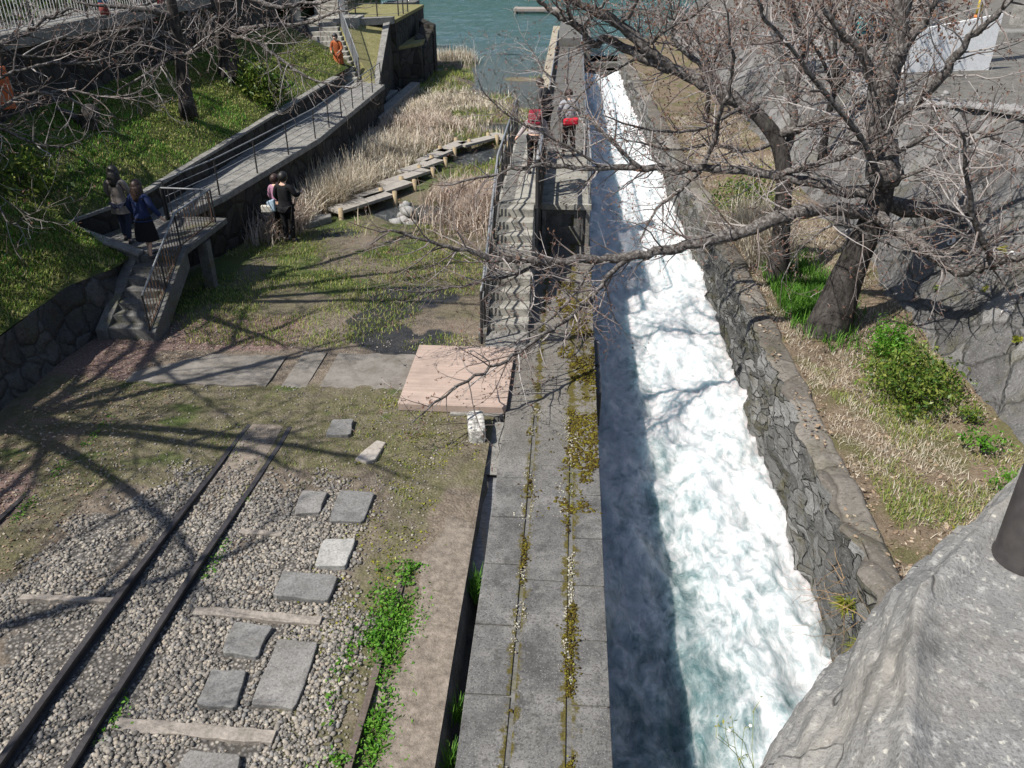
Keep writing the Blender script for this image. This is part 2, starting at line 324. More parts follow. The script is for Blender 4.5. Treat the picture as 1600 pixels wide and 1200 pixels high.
def gzone(x, y):
    right = -2.0-.55*sst(5.5, 8.2, y)
    left = -6.6+.9*sst(6.5, 9, y)
    k = sst(left-.25, left+.25, x+(fbm(x*2, y*2, 3, 4)-.5)*1.4)*(1-sst(right-.2, right+.25, x+(fbm(x*2, y*2, 3, 6)-.5)*.9))*(1-sst(8.3, 9.5, y+(fbm(x*1.6, y*1.6, 3, 8)-.5)*1.6))
    return k*(.35+.65*sst(.3, .45, fbm(x*1.3, y*1.3, 3, 14)))
setattr_(go, 'gravel', np.maximum(gzone(X, Y), sst(.5, .7, n3)*.4))
setattr_(go, 'red', (1-sst(-7.5, -6.7, X+(n1-.5)*1.2))*(1-sst(12.5, 14, Y))+.9*sst(12.9, 13.3, Y)*(1-sst(14.2, 15.4, Y))*(1-sst(-5.5, -4.2, X)))
setattr_(go, 'moss', np.clip((sst(8.6, 9.6, Y+n1-.5)*(1-sst(11.6, 12.3, Y+(n1-.5)*.8)) + sst(-2.9, -2.0, X+n1-.5)*(1-sst(-1.75, -1.5, X+n3*.4-.2))*(Y < 11.8)+sst(14, 15, Y)*(.5+.5*n2)+(1-sst(-6.5, -6.0, X))*sst(-7.3, -7.0, X)*.8*(Y < 9.5))*(.45+.85*n1), 0, 1))
setattr_(go, 'green', np.clip(sst(.42, .62, n1)*(.8*sst(13.3, 15, Y))+.8*sst(.55, .7, n1)*sst(8.8, 9.6, Y)*(1-sst(11.7, 12, Y))+.8*np.exp(-((X+7.7)/.5)**2)*sst(14, 15, Y)*(1-sst(19, 20, Y)), 0, 1))
setattr_(go, 'ledge', .95*sst(-4.85, -4.7, X)*(1-sst(-4.3, -4.15, X))*sst(8.8, 9.4, Y+n3*.4)*(1-sst(10.3, 10.7, Y))+sst(-1.72, -1.50, X+(n3-.5)*.5+(n1-.5)*.25-.10*sst(6, 8, Y))*(1-sst(7.2, 9.2, Y+(n1-.5)*2.5)))
setattr_(go, 'mud', np.clip(1.15*np.exp(-(((X+3.1)/1.35)**2+((Y-15)/1.6)**2)**2)*(.35+1.0*sst(.38, .6, n1))+np.exp(-(((X+2.4)/1)**2+((Y-13.35)/.3)**2))*.9+.9*np.exp(-(((X+6.1)/.9)**2+((Y-20.6)/.5)**2)), 0, 1))

# concrete crossing strip with the rail slots
b_ = MB()
for (xs, xe, w0, w1) in ((-7.35, -4.92, 11.75, 12.85), (-4.66, -4.24, 11.72, 13.05), (-4.02, -2.58, 11.78, 13.05)):
    pts = []; nseg = 14
    for i in range(nseg+1):
        t = i/nseg; x = xs+(xe-xs)*t; pts.append((x, w0+rr(-.05, .05)-.0*t))
    for i in range(nseg, -1, -1):
        t = i/nseg; x = xs+(xe-xs)*t; yy = w1+rr(-.05, .05)
        if xs < -7: yy = 12.05+.8*min(1, (t+.02)*2.2)+rr(-.03, .03)
        pts.append((x, yy))
    b_.prism(pts, -.3, [-.055-.02*max(0, p[1]-12)+.006*0 for p in pts])
m_crossing = concrete('crossing_concrete', (.14, .128, .11), (.245, .225, .20), (.095, .082, .065), False)
tag(b_.build('path', m_crossing), kind='structure')

# basin and marsh water: one sheet, open to the far shore
b = MB_('pond_water'); p = b.pos(); f = b.noise(b.sc(p, (.55, 1.6, 1)), 1.9, 5, .6); g = b.noise(b.sc(p, (.8, 2.2, 1)), 7, 3)
refl_tone = b.ramp(b.sep(p)[1], [(0, (.03, .032, .028)), (1, (.012, .10, .092))])
mr = b.n('ShaderNodeMapRange'); b.l(b.sep(p)[1], mr.inputs[0]); mr.inputs[1].default_value = 30; mr.inputs[2].default_value = 90
refl_tone = b.ramp(mr.outputs[0], [(0, (.035, .04, .042)), (.30, (.065, .085, .092)), (.55, (.04, .088, .09)), (1, (.034, .088, .080))])  # grey near, teal far: sky and hill reflection put into the base colour
m_pond = b.fin(refl_tone, .12, b.math('ADD', f, b.math('MULTIPLY', g, .6)), .8, .35, .5)
xs = np.linspace(-120, 60, 40); ys = np.linspace(19, 260, 60); X2, Y2 = np.meshgrid(xs, ys)
yb = np.array([58., 260.])
xs = np.concatenate([[-120, -70], np.linspace(-50, 5, 230), [20, 60]]); ys = np.concatenate([np.arange(56, 118, .28), [130, 160, 210]]); Xp, Yp = np.meshgrid(xs, ys)
Zp = -.6+((fbm(Xp*.5, Yp*1.1, 4, 401)-.5)*.16+(fbm(Xp*1.6, Yp*3.2, 3, 405)-.5)*.05)*(.4+.9*fbm(Xp*.07, Yp*.10, 3, 409))
tag(grid('water', Xp, Yp, Zp, m_pond), kind='structure')
xs = np.linspace(-14, -.6, 90); ys = np.arange(19, 56.3, .2); Xp, Yp = np.meshgrid(xs, ys)
tag(grid('pond_water', Xp, Yp, -.6+(fbm(Xp*1.2, Yp*2.2, 3, 411)-.5)*.05*sst(38, 50, Yp), m_pond), kind='structure')

# wide ground everything stands on
gx, gy = np.meshgrid(np.linspace(-400, 400, 30), np.linspace(-300, 500, 30)); m_earth = plain('earth', (.05, .05, .03), (.1, .09, .06), .2)
tag(grid('terrain', gx, gy, gx*0-3.4, m_earth), kind='structure')
# wooded hill beyond the basin
b = MB_('hill_wood'); p = b.pos(); f = b.noise(p, .25, 6, .7); c = b.ramp(f, [(.3, (.02, .05, .03)), (.7, (.06, .11, .06))]); m_hill = b.fin(c, .95, f, 1, 2, .1)
gx, gy = np.meshgrid(np.linspace(-260, 200, 140), np.linspace(150, 350, 50)); gz = -1+11*sst(150, 200, gy)*(.7+.6*fbm(gx/40, gy/40, 4, 5))+3.0*fbm(gx/6, gy/6, 3, 2)
tag(grid('hills', gx, gy, gz, m_hill), kind='structure')

# ---------------------------------------------------------------- canal
xr = lambda y: 3.66-.03*np.clip(np.asarray(y)-22, 0, 40)
ys = np.concatenate([np.arange(-6, 4, .2), np.arange(4, 24, .045), np.arange(24, 50.2, .1)]); us = np.linspace(0, 1, 84); U, Yg = np.meshgrid(us, ys)
Xg = .52+U*(xr(Yg)+.06-.52)
nz = fbm(Xg*1.6, Yg*.9, 5, 41); nz2 = fbm(Xg*5, Yg*3.2, 3, 77)
Zg = -1.66+.55*sst(10, 46, Yg)+(nz-.5)*.50+(nz2-.5)*.17*(.5+U)+.10*np.sin(Xg*2.1+3*fbm(Xg*.5, Yg*.3, 2, 3))*.5
Zg = Zg+.36*sst(46.5, 49.2, Yg+(vn(Xg*3, Yg*0, 2)-.5)*.5)+.12*np.exp(-((Yg-45.7)/.6)**2)
b = MB_('white_water'); p = b.pos(); q = b.warp(b.sc(p, (1, .62, 1)), 1.5, .62)
big = b.noise(q, .75, 3, .5); med = b.noise(q, 2.3, 5, .6, .1); fin_ = b.noise(b.sc(q, (1, .8, 1)), 8, 5, .65, .1); mic = b.noise(p, 42, 3, .7)
rid = b.math('ABSOLUTE', b.math('SUBTRACT', b.noise(q, 2.0, 6, .64, .35), .5)); rid = b.math('SUBTRACT', .26, b.math('MULTIPLY', rid, 1.5))
fo = b.math('ADD', b.math('MULTIPLY', big, .42), b.math('ADD', b.math('MULTIPLY', med, .5), b.math('ADD', b.math('MULTIPLY', fin_, .42), b.math('MULTIPLY', rid, .8))))
fo = b.math('ADD', fo, b.attr('froth_shade_lift'))
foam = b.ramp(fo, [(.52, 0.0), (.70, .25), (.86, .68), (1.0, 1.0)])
c = b.mix(foam, b.ramp(mic, [(.3, (.045, .11, .115)), (.7, (.095, .18, .185))]), b.ramp(fin_, [(.3, (.40, .45, .465)), (.62, (.66, .675, .68))]))
m_white_water = b.fin(c, b.math('ADD', .18, b.math('MULTIPLY', foam, .5)), b.math('ADD', b.math('MULTIPLY', fin_, 1.2), b.math('ADD', b.math('MULTIPLY', med, 1.2), b.math('MULTIPLY', mic, .25))), .5, .07, .4)
bp = m_white_water.node_tree.nodes['Principled BSDF']; bp.inputs['Subsurface Weight'].default_value = .85; bp.inputs['Subsurface Radius'].default_value = (.55, .8, .85); bp.inputs['Subsurface Scale'].default_value = .75
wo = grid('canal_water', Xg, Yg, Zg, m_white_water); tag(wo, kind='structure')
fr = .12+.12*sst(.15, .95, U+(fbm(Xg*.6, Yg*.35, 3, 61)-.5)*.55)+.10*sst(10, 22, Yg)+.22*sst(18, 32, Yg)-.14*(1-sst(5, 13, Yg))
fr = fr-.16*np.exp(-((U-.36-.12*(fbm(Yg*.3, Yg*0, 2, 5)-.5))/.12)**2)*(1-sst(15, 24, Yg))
fr = fr+.13*(1-sst(.28, .42, U))*(.4+.6*sst(7, 11, Yg))  # extra foam colour on the left band brightens the wall's shadow
setattr_(wo, 'froth_shade_lift', fr)

# left wall of the canal with its paved top; the slabs and their joints
bb = MB().box(-.84, .56, -6, 56, -3.2, -.02)
o = bb.build('canal_bed_wall', m_concd); tag(o, kind='structure'); o.name = 'walkway_foundation'
b = MB_('walkway_slab'); p = b.pos(); f = b.noise(p, 1.4, 8, .75); g = b.noise(p, 38, 4, .72); h = b.noise(p, 4, 9, .8)
c = b.ramp(f, [(.36, (.07, .069, .067)), (.64, (.20, .195, .185))]); mrg = b.n('ShaderNodeMapRange'); b.l(b.sep(p)[1], mrg.inputs[0]); mrg.inputs[1].default_value = 9.0; mrg.inputs[2].default_value = 11.5
c = b.mix(b.math('MULTIPLY', mrg.outputs[0], .55), c, b.ramp(h, [(.35, (.12, .105, .085)), (.65, (.27, .245, .205))]))
c = b.mix(b.ramp(g, [(.38, .7), (.5, 0.0)]), c, (.04, .039, .037)); c = b.mix(b.ramp(b.noise(p, 60, 3, .7), [(.6, 0.0), (.68, .75)]), c, (.34, .33, .31)); c = b.mix(b.ramp(h, [(.53, 0.0), (.64, .75)]), c, (.05, .05, .046)); c = b.mix(b.ramp(b.noise(p, 2.2, 8, .8), [(.6, 0.0), (.7, .6)]), c, (.27, .26, .24))
xs_ = b.sep(p)[0]
d1 = b.ramp(b.math('ABSOLUTE', b.math('ADD', xs_, .375)), [(0.0, .24), (.13, 0.0)]); d2 = b.ramp(b.math('ABSOLUTE', b.math('SUBTRACT', xs_, .185)), [(0.0, .26), (.16, 0.0)]); d3 = b.ramp(b.math('ABSOLUTE', b.math('SUBTRACT', xs_, .42)), [(0.0, .19), (.5, 0.0)])
mr2 = b.n('ShaderNodeMapRange'); b.l(b.sep(p)[1], mr2.inputs[0]); mr2.inputs[1].default_value = 8.4; mr2.inputs[2].default_value = 11.6
mr3 = b.n('ShaderNodeMapRange'); b.l(b.sep(p)[1], mr3.inputs[0]); mr3.inputs[1].default_value = 17.5; mr3.inputs[2].default_value = 15.5
near = b.math('MAXIMUM', b.math('MAXIMUM', d1, d2), b.math('MULTIPLY', b.math('MULTIPLY', d3, mr2.outputs[0]), mr3.outputs[0]))
mm = b.ramp(b.math('ADD', near, b.noise(p, 6, 8, .78)), [(.63, 0.0), (.70, .95)])
c = b.mix(mm, c, b.ramp(b.noise(p, 45, 4), [(.3, (.04, .034, .010)), (.55, (.085, .07, .014)), (.75, (.16, .14, .03))]))
m_slab = b.fin(c, .9, b.math('ADD', g, h), .5, .012, .2)
pv = empty('pavement', (0, 0, 0)); tag(pv, kind='structure')
sl = MB()
def slab(x0, x1, y0, y1, t=0):
    e = .006; sl.prism([(x0+e+rr(0, .012), y0+e+rr(0, .01)), (x1-e-rr(0, .012), y0+e+rr(0, .01)), (x1-e-rr(0, .012), y1-e-rr(0, .01)), (x0+e+rr(0, .012), y1-e-rr(0, .01))], -.08, [rr(-.008, .006) for _ in range(4)])
yy = -5.6
while yy < 11:
    l_ = rr(.86, 1.0); slab(-.86, -.39, yy, yy+l_); yy += l_
yy = -5.3
while yy < 11:
    l_ = rr(2.3, 2.8); slab(-.36, .17, yy, yy+l_); yy += l_
yy = -5.8
while yy < 11:
    l_ = rr(.8, .92); slab(.2, .595, yy, yy+l_); yy += l_
for k in range(15): slab(-.86, .595, 11+k*3-.0, 14+k*3) if 11+k*3 < 50 else None
o = sl.build('slabs', m_slab, pv, bevel=.008)

# gutter between track bed and walkway
b = MB_('gutter_wet'); p = b.pos(); g = b.noise(b.sc(p, (1, 4, 1)), 12, 4); c = b.ramp(g, [(.3, (.10, .10, .10)), (.7, (.26, .262, .27))]); m_gut = b.fin(c, .3, g, .5, .01, .5)
gy_ = np.linspace(-4, 10.85, 120); prof = [(-1.10, 0.0), (-1.07, -.05), (-1.05, -.3), (-1.03, 1.0), (-.84, 1.0)]
dep = -.62+.42*sst(7.8, 9.6, gy_)
Xg2 = np.array([[-1.09+.03*vn(y*2, 0, 3)-.02, -1.05+.05*(vn(y*3.1, 1, 4)-.5), -1.0+.04*vn(y*3, 2, 5), -.83] for y in gy_]); Zg2 = np.array([[-.035, -.06, d, d-.01] for d in dep])
tag(grid('gutter', Xg2, np.repeat(gy_[:, None], 4, 1), Zg2, m_concd, smooth=False), kind='structure')
tag(MB().add([(-1.04, 7.6, -.31), (-.82, 7.6, -.31), (-.82, 10.86, -.13), (-1.18, 10.86, -.13), (-1.06, 8.8, -.2)], [(0, 1, 2, 3, 4)]).build('gutter_water', m_gut), kind='structure')
tag(MB().add([(-1.2, 9.55, -.12), (-.84, 9.55, -.13), (-.84, 10.9, -.09), (-1.3, 10.9, -.06)], [(0, 1, 2, 3)]).build('gutter_sill', m_conc), kind='structure')

# right wall of the canal: rough stones below a broad uneven coping
ys = np.arange(-5, 52, .07); pr_ = [(0.06, -3.2), (.06, -2.0), (.05, -1.5), (.035, -1.1), (.02, -.75), (.0, -.45), (-.02, -.2), (-.02, -.06), (.03, .02), (.15, .045), (.3, .05), (.42, .045), (.50, -.05)]
pr2 = []
for (a, c_), (a2, c2) in zip(pr_, pr_[1:]):
    for t in (0, .33, .66): pr2.append((a+(a2-a)*t, c_+(c2-c_)*t))
pr2.append(pr_[-1]); px_ = np.array([a for a, _ in pr2]); pz_ = np.array([c_ for _, c_ in pr2])
S_, Yw = np.meshgrid(np.arange(len(pr2)), ys); Xw = xr(Yw)-.06+px_[S_]; Zw = pz_[S_]+0*Yw
rough = (fbm(Yw*2.6, Zw*3.6, 5, 91)-.5)*.42+(fbm(Yw*.9, Zw*1.2, 3, 95)-.5)*.2
face = np.clip(1-(S_/34.0), 0, 1); Xw = Xw-rough*(S_ < 27)*.9-(fbm(Yw*1.4, Yw*0, 3, 97)-.5)*.10*(S_ >= 27)
Zw = Zw+(S_ > 22)*(fbm(Yw*1.3, Xw*2, 4, 99)-.5)*.16
cw = empty('stone_channel_wall', (3.6, 10, -1), 0, 'rough dark stone wall along the right bank of the white canal water', 'wall')
k = 23
o = grid('wall_face', Xw[:, :k+1], Yw[:, :k+1], Zw[:, :k+1], m_chanwall); o.parent = cw; o.location = (-3.6, -10, 1)
m_cope = rubble('coping_stone', .9, (.085, .076, .065), (.20, .183, .158), (.07, .06, .05), .12, .03, .45, (.6, .8, .6), .018)
o = grid('coping', Xw[:, k:], Yw[:, k:], Zw[:, k:], m_cope); o.parent = cw; o.location = (-3.6, -10, 1)

# right terrace, leaf litter and soil
ys = np.arange(-5, 60, .12); us = np.linspace(0, 1, 32); U, Yt = np.meshgrid(us, ys); xl = xr(Yt)+.33; Xt = xl+(6.7-xl)*U
Zt = -.02+.06*U+.22*sst(.6, 1, U)+(fbm(Xt*1.5, Yt*1.5, 4, 12)-.5)*.14*(.25+U)
b = MB_('terrace_soil'); p = b.pos(); g = b.noise(p, 40, 4, .7); h = b.noise(p, 5, 6, .7); f = b.noise(p, 1.2, 5, .6)
c = b.ramp(b.math('ADD', b.math('MULTIPLY', g, .5), b.math('MULTIPLY', h, .5)), [(.3, (.07, .05, .033)), (.5, (.17, .13, .09)), (.7, (.30, .24, .175))])
c = b.mix(b.ramp(f, [(.48, 0.0), (.6, .75)]), c, b.ramp(g, [(.3, (.05, .055, .018)), (.7, (.15, .145, .06))])); m_terr = b.fin(c, .95, b.math('ADD', g, h), .8, .03, .15)
tag(grid('bank_terrace', Xt, Yt, Zt, m_terr), kind='structure')
# battered revetment and the level above it
def rvh(y): return 2.40+1.0*(1-sst(16.5, 25, y))+.9*(1-sst(9, 17, y))
ys = np.arange(-5, 60, .14); us = np.linspace(0, 1, 30); U, Yt = np.meshgrid(us, ys)
HT = rvh(Yt); Xr = 6.42+.71*HT*U; Zr = .05+HT*U
bump_ = (fbm(Yt*1.0, U*4.0, 4, 31)-.5)*.30+(fbm(Yt*2.6, U*8, 3, 35)-.5)*.12; Xr = Xr-bump_*.85; Zr = Zr+bump_*.45
Xr = Xr+.35*sst(.0, .12, U)*0
rv = grid('stone_revetment', Xr, Yt, Zr, m_revet); tag(rv, 'grey stone revetment sloping up behind the trees on the right bank', 'wall')
ys = np.arange(-5, 90, .5); xs = np.array([-.12, .2, .7, 1.4, 2.4, 4, 7, 12, 32.]); Xq, Yq = np.meshgrid(xs, ys); Xq = Xq+6.42+.71*rvh(Yq)
m_road = concrete('upper_road', (.09, .085, .075), (.21, .20, .18), (.07, .062, .045))
tag(grid('upper_road', Xq, Yq, .03+rvh(Yq)+(fbm(Xq, Yq, 3, 3)-.5)*.1*(Xq < 12), m_road), kind='structure')
# ================================================================ LEFT SIDE
# stone wall below the lawn mound
ys = np.arange(-4, 14.95, .09); zs = np.linspace(-.4, .93, 18); Zs, Ys = np.meshgrid(zs, ys)
Xs = -8.86-.16*(Zs+.1)-(fbm(Ys*1.7, Zs*2.4, 4, 61)-.5)*.22
top_ = np.clip((Ys-13.6)/1.2, 0, 1); Xs = Xs+.28*sst(13.2, 14.2, Ys)
lw = empty('field_stone_wall', (-8.9, 5, 0), 0, 'low dark field stone wall in shade below the grassy mound', 'wall')
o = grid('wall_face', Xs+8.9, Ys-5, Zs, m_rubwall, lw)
# lawn bank: mound left of the stairs, recess behind the landing, slope above the path
def xedge(y):
    y = np.asarray(y, float)
    a = -9.02+.0*y+.42*sst(13.3, 14.6, y)
    b2 = -9.92+.6*np.clip((y-15.1)/1.9, 0, 1)
    c2 = -9.38+.012*(y-17)
    return np.where(y < 15.1, a, np.where(y < 17, b2, c2))
ys = np.concatenate([np.arange(-4, 15.09, .12), [15.095, 15.105], np.arange(15.2, 37, .12)]); us = np.linspace(0, 1, 40); U, Yb = np.meshgrid(us, ys)
xe = xedge(Yb); ze = np.where(Yb < 15.1, .92+0*Yb, 1.5+.0*Yb); Xb = xe+(-12.3-xe)*U
Zb = ze+(xe-Xb)*.56*(1-.12*U); Zb = np.minimum(Zb, 2.9+.15*U); Zb = Zb+(fbm(Xb*1.6, Yb*1.6, 4, 71)-.5)*.22*sst(0, .12, U)
Zb = np.where((Yb < 15.1), np.minimum(Zb, .92+.62*sst(.0, .9, (xe-Xb))+(xe-Xb)*.5+.1*fbm(Xb*2, Yb*2, 3, 5)*sst(0, .1, U)), Zb)
b = MB_('lawn_soil'); p = b.pos(); g = b.noise(p, 30, 5, .7); h = b.noise(p, 1.8, 6, .7)
c = b.ramp(b.math('ADD', b.math('MULTIPLY', g, .45), b.math('MULTIPLY', h, .55)), [(.3, (.025, .04, .01)), (.48, (.06, .08, .02)), (.6, (.11, .11, .045)), (.74, (.20, .165, .095))]); m_lawn = b.fin(c, .95, b.math('ADD', g, h), .8, .03, .15)
tag(grid('grass_bank', Xb, Yb, Zb, m_lawn), kind='structure')
def zbank(x, y):
    x = np.asarray(x, float); y = np.asarray(y, float); xe = xedge(y); ze = np.where(y < 15.1, .92, 1.5); u = (xe-x)/(xe+12.3)
    z = ze+(xe-x)*.56*(1-.12*u); z = np.minimum(z, 2.9+.15*u)+(fbm(x*1.6, y*1.6, 4, 71)-.5)*.22*sst(0, .12, u)
    return np.where(y < 15.1, np.minimum(z, .92+.62*sst(.0, .9, (xe-x))+(xe-x)*.5+.1*fbm(x*2, y*2, 3, 5)*sst(0, .1, u)), z)
# dark bank wall below the road, and the road on it
ys = np.arange(-4, 37, .16); zs = np.linspace(2.2, 4.5, 16); Zs, Ys = np.meshgrid(zs, ys)
Xs = -12.22-.12*(Zs-2.2)-(fbm(Ys*1.3, Zs*2, 4, 15)-.5)*.22
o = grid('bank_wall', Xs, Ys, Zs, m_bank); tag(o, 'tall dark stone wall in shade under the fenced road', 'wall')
tag(MB().box(-60, -12.75, -20, 60, 3.5, 4.42).build('road', m_road), kind='structure')
o = MB().box(-12.76, -12.34, -4, 37, 4.25, 4.58).build('kerb', m_conc, bevel=.02); tag(o, kind='structure')

def seg_pts(path, sp):
    out = []; 
    for i, (a, c_) in enumerate(zip(path, path[1:])):
        a = Vector(a); c_ = Vector(c_); n = max(1, round((c_-a).length/sp))
        for k in range(n): out.append(a.lerp(c_, k/n))
    out.append(Vector(path[-1])); return out
def railing(name, label, path, h, sp, bar=None, rails=1, pm=None, rm=None, bm_=None, pr=.022, rr_=.022, br=.008, cat='railing', group=None, low=.1, rect=False):
    pm = pm or m_metal; rm = rm or pm; bm_ = bm_ or pm; o0 = Vector(path[0]); root = empty(name, o0, 0, label, cat, group)
    P = [Vector(p)-o0 for p in path]; up_ = Vector((0, 0, h))
    for q in seg_pts(P, sp): MB().tube([q-Vector((0, 0, .05)), q+up_], pr, 6).build('post', pm, root)
    MB().tube([q+up_ for q in P], rr_, 6).build('top_rail', rm, root, True)
    if bar:
        m = MB(); m.tube([q+Vector((0, 0, low)) for q in P], rr_*.7, 5)
        for q in seg_pts(P, bar): m.tube([q+Vector((0, 0, low)), q+up_], br, 4)
        m.build('bar_panel', bm_, root)
    else:
        for k in range(rails):
            z = Vector((0, 0, low+(h-low)*k/rails)); MB().tube([q+z for q in P], rr_*.55, 5).build('lower_rail', rm, root)
    return root
railing('road_fence', 'white barred fence with black posts along the upper left road', [(-12.5, y, 4.5) for y in (8, 20, 37)], 1.05, 2.35, .13, 1, m_metal, m_grail, m_pale, .03, .02, .011, 'fence', low=.14)
# posts wrapped in blue and red beside that fence
m_blue = plain('blue_cloth', (.06, .16, .33), (.12, .26, .45)); m_red = plain('red_cloth', (.16, .035, .03), (.25, .05, .045))
for i, (y, lb) in enumerate(((23.2, 'small post in pale blue over red cloth, nearest of the three by the road fence'), (26.6, 'small post in blue over red cloth, middle of the three by the road fence'), (29.9, 'small post in blue over dark red cloth, farthest of the three by the road fence'))):
    t = empty('wrapped_post', (-12.42, y, 4.57), 0, lb, 'post', 'wrapped posts by the road fence')
    MB().tube([(0, 0, 0), (0, 0, .3)], .13, 8).build('base_cover', m_red, t, True); MB().tube([(0, 0, .3), (0, 0, .62)], [.13, .11], 8).ell((0, 0, .66), (.10, .10, .09), 8, 5).build('top_cover', m_blue, t, True)
# hedge and dark scrub beyond the road
def shrub(name, label, cat, c, r, n, size, mat, rg, group=None, stems=6, bark=None, lump=.35):
    """leafy shrub: leaves in uneven clumps on short stems"""
    root = empty(name, c, 0, label, cat, group); N = max(6, n//60)
    d = rg.normal(size=(N, 3)); d[:, 2] = np.abs(d[:, 2])*.9; d /= np.linalg.norm(d, axis=1)[:, None]
    cl = d*np.array(r)*(rg.uniform(.35, 1.05, N))[:, None]
    k = rg.integers(0, N, n); P = cl[k]+rg.normal(size=(n, 3))*np.array(r)*lump*rg.uniform(.4, 1, (N, 1))[k]; P = P[P[:, 2] > .01]
    leaves('foliage', P, size, mat, root, rg)
    m = MB()
    for i in range(stems):
        e = cl[i % N]; m.tube([(e[0]*.1, e[1]*.1, -.05), (e[0]*.5, e[1]*.45, e[2]*.55), tuple(e)], [.02, .014, .005], 4)
    m.build('stem', bark or m_bark, root); return root
rg = np.random.default_rng(11)
for i, y in enumerate((17, 22, 27.5, 33.5)):
    shrub('roadside_shrub', ('dark evergreen shrub beyond the white barred fence, nearest one', 'dark evergreen shrub beyond the white barred fence, second one along the road', 'dark evergreen shrub beyond the white barred fence, third one along the road', 'dark evergreen shrub beyond the white barred fence, farthest one')[i], 'shrub', (-15.6-.4*(i % 2), y, 4.4), (1.5, 2.3, 1.5), 2600, .10, m_leafdark, rg, 'shrubs along the upper road')

# return wall and path wall with their copings
rw = empty('return_wall', (-9.2, 15.0, 1), 0, 'short concrete wall running back from the top of the left stairs', 'wall')
def wallprism(poly, z0, z1, nm, mat, root):
    L = root.location; q = MB().prism([(a-L[0], c_-L[1]) for a, c_ in poly], [z-L[2] for z in z0], [z-L[2] for z in z1]); return q.build(nm, mat, root, bevel=.012)
wallprism([(-8.42, 14.93), (-8.42, 15.1), (-9.95, 15.24), (-9.97, 15.06)], [.3]*4, [.95, .95, 1.46, 1.46], 'wall_body', m_concd, rw)
wallprism([(-8.38, 14.88), (-8.38, 15.14), (-9.98, 15.29), (-10.0, 15.02)], [.955, .955, 1.465, 1.465], [1.02, 1.02, 1.53, 1.53], 'coping', m_conc, rw)
pw_ = empty('path_wall', (-9.3, 20, 1), 0, 'long concrete retaining wall between the lawn bank and the path', 'wall')
def strip(pts, off0, off1): return [(x+off0, y) for x, y in pts]+[(x+off1, y) for x, y in pts[::-1]]
pl = [(-9.92, 15.25), (-9.3, 17.0), (-9.22, 22), (-9.12, 28), (-8.98, 33.2)]
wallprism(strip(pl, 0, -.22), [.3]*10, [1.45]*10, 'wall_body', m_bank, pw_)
wallprism(strip(pl, .03, -.25), [1.455]*10, [1.53]*10, 'coping', m_conc, pw_)
# path and landing slab
o = MB().prism([(-9.35, 17.2), (-8.6, 17.2), (-8.2, 19), (-7.98, 21), (-7.55, 25), (-7.5, 34.6), (-9.1, 35.6), (-9.1, 30)], .84, 1.0).build('footpath', m_conc, bevel=.02); tag(o, kind='structure')
vs_ = [(-9.35, 17.35), (-8.8, 17.35), (-8.26, 19), (-8.04, 21), (-7.62, 25), (-7.57, 34.5), (-9.1, 35.5), (-9.1, 30)]
o = MB().prism(vs_, -1.2, .838).build('path_embankment', m_bank); tag(o, kind='structure')  # dark stone colour stands in for shade on the path's right side
o = MB().prism([(-10, 15.22), (-8.42, 15.12), (-7.58, 15.25), (-7.5, 17.3), (-8.62, 17.35), (-9.4, 17.3)],   .88, 1.004).build('landing', m_concd, bevel=.015); tag(o, kind='structure')
# left stairs
st = empty('concrete_stairs', (-8.1, 13.5, 0), 0, 'short concrete stairs climbing to the path landing at left', 'stairs')
for k in range(7):
    y0 = 13.42+k*.265; MB().box(-.37+.012*k*0, .36, y0-13.5, min(15.28, y0+.62)-13.5, -.35+.142*k, -.04+.142*(k+1)-.001*k).build('step', m_concd, st, bevel=.01)
for (xa_, xb2, zt) in ((-.60, -.372, .12), (.362, .55, .10)):
    MB().add([(xa_, -.12, -.4), (xb2, -.12, -.4), (xb2, 1.75, .62 if xa_ > 0 else -.4), (xa_, 1.75, .62 if xa_ > 0 else -.4), (xa_, -.12, zt-.04), (xb2, -.12, zt-.04), (xb2, 1.75, 1.01+zt*.3), (xa_, 1.75, 1.01+zt*.3)],
             [(0, 3, 2, 1), (4, 5, 6, 7), (0, 1, 5, 4), (1, 2, 6, 5), (2, 3, 7, 6), (3, 0, 4, 7)]).build('stringer', m_concd, st, bevel=.012)
MB().tube([(.45, 2.75, -.6), (.45, 2.75, .84)], .15, 4).build('support_post', m_concd, st)
railing('stair_railing', 'rusty barred handrail beside the short left stairs', [(-7.66, 13.42, .06), (-7.66, 15.25, 1.02), (-7.62, 16.95, 1.02)], .72, 1.15, .13, 1, m_metal, m_grail, m_rust, .02, .022, .009, low=.06)
railing('barrier_railing', 'low barred barrier across the near end of the path', [(-8.75, 17.05, 1.0), (-7.7, 16.97, 1.0)], .72, 1.0, .15, 1, m_metal, m_grail, m_metal, .03, .02, .01, low=.08)
railing('path_fence', 'thin dark post and wire fence along the sloping path', [(-8.72, 17.1, 1), (-8.32, 19, 1), (-8.08, 21, 1), (-7.66, 25, 1), (-7.6, 34.4, 1)], .86, 1.7, None, 4, m_metal, m_grail, None, .022, .016, low=.16, cat='fence')

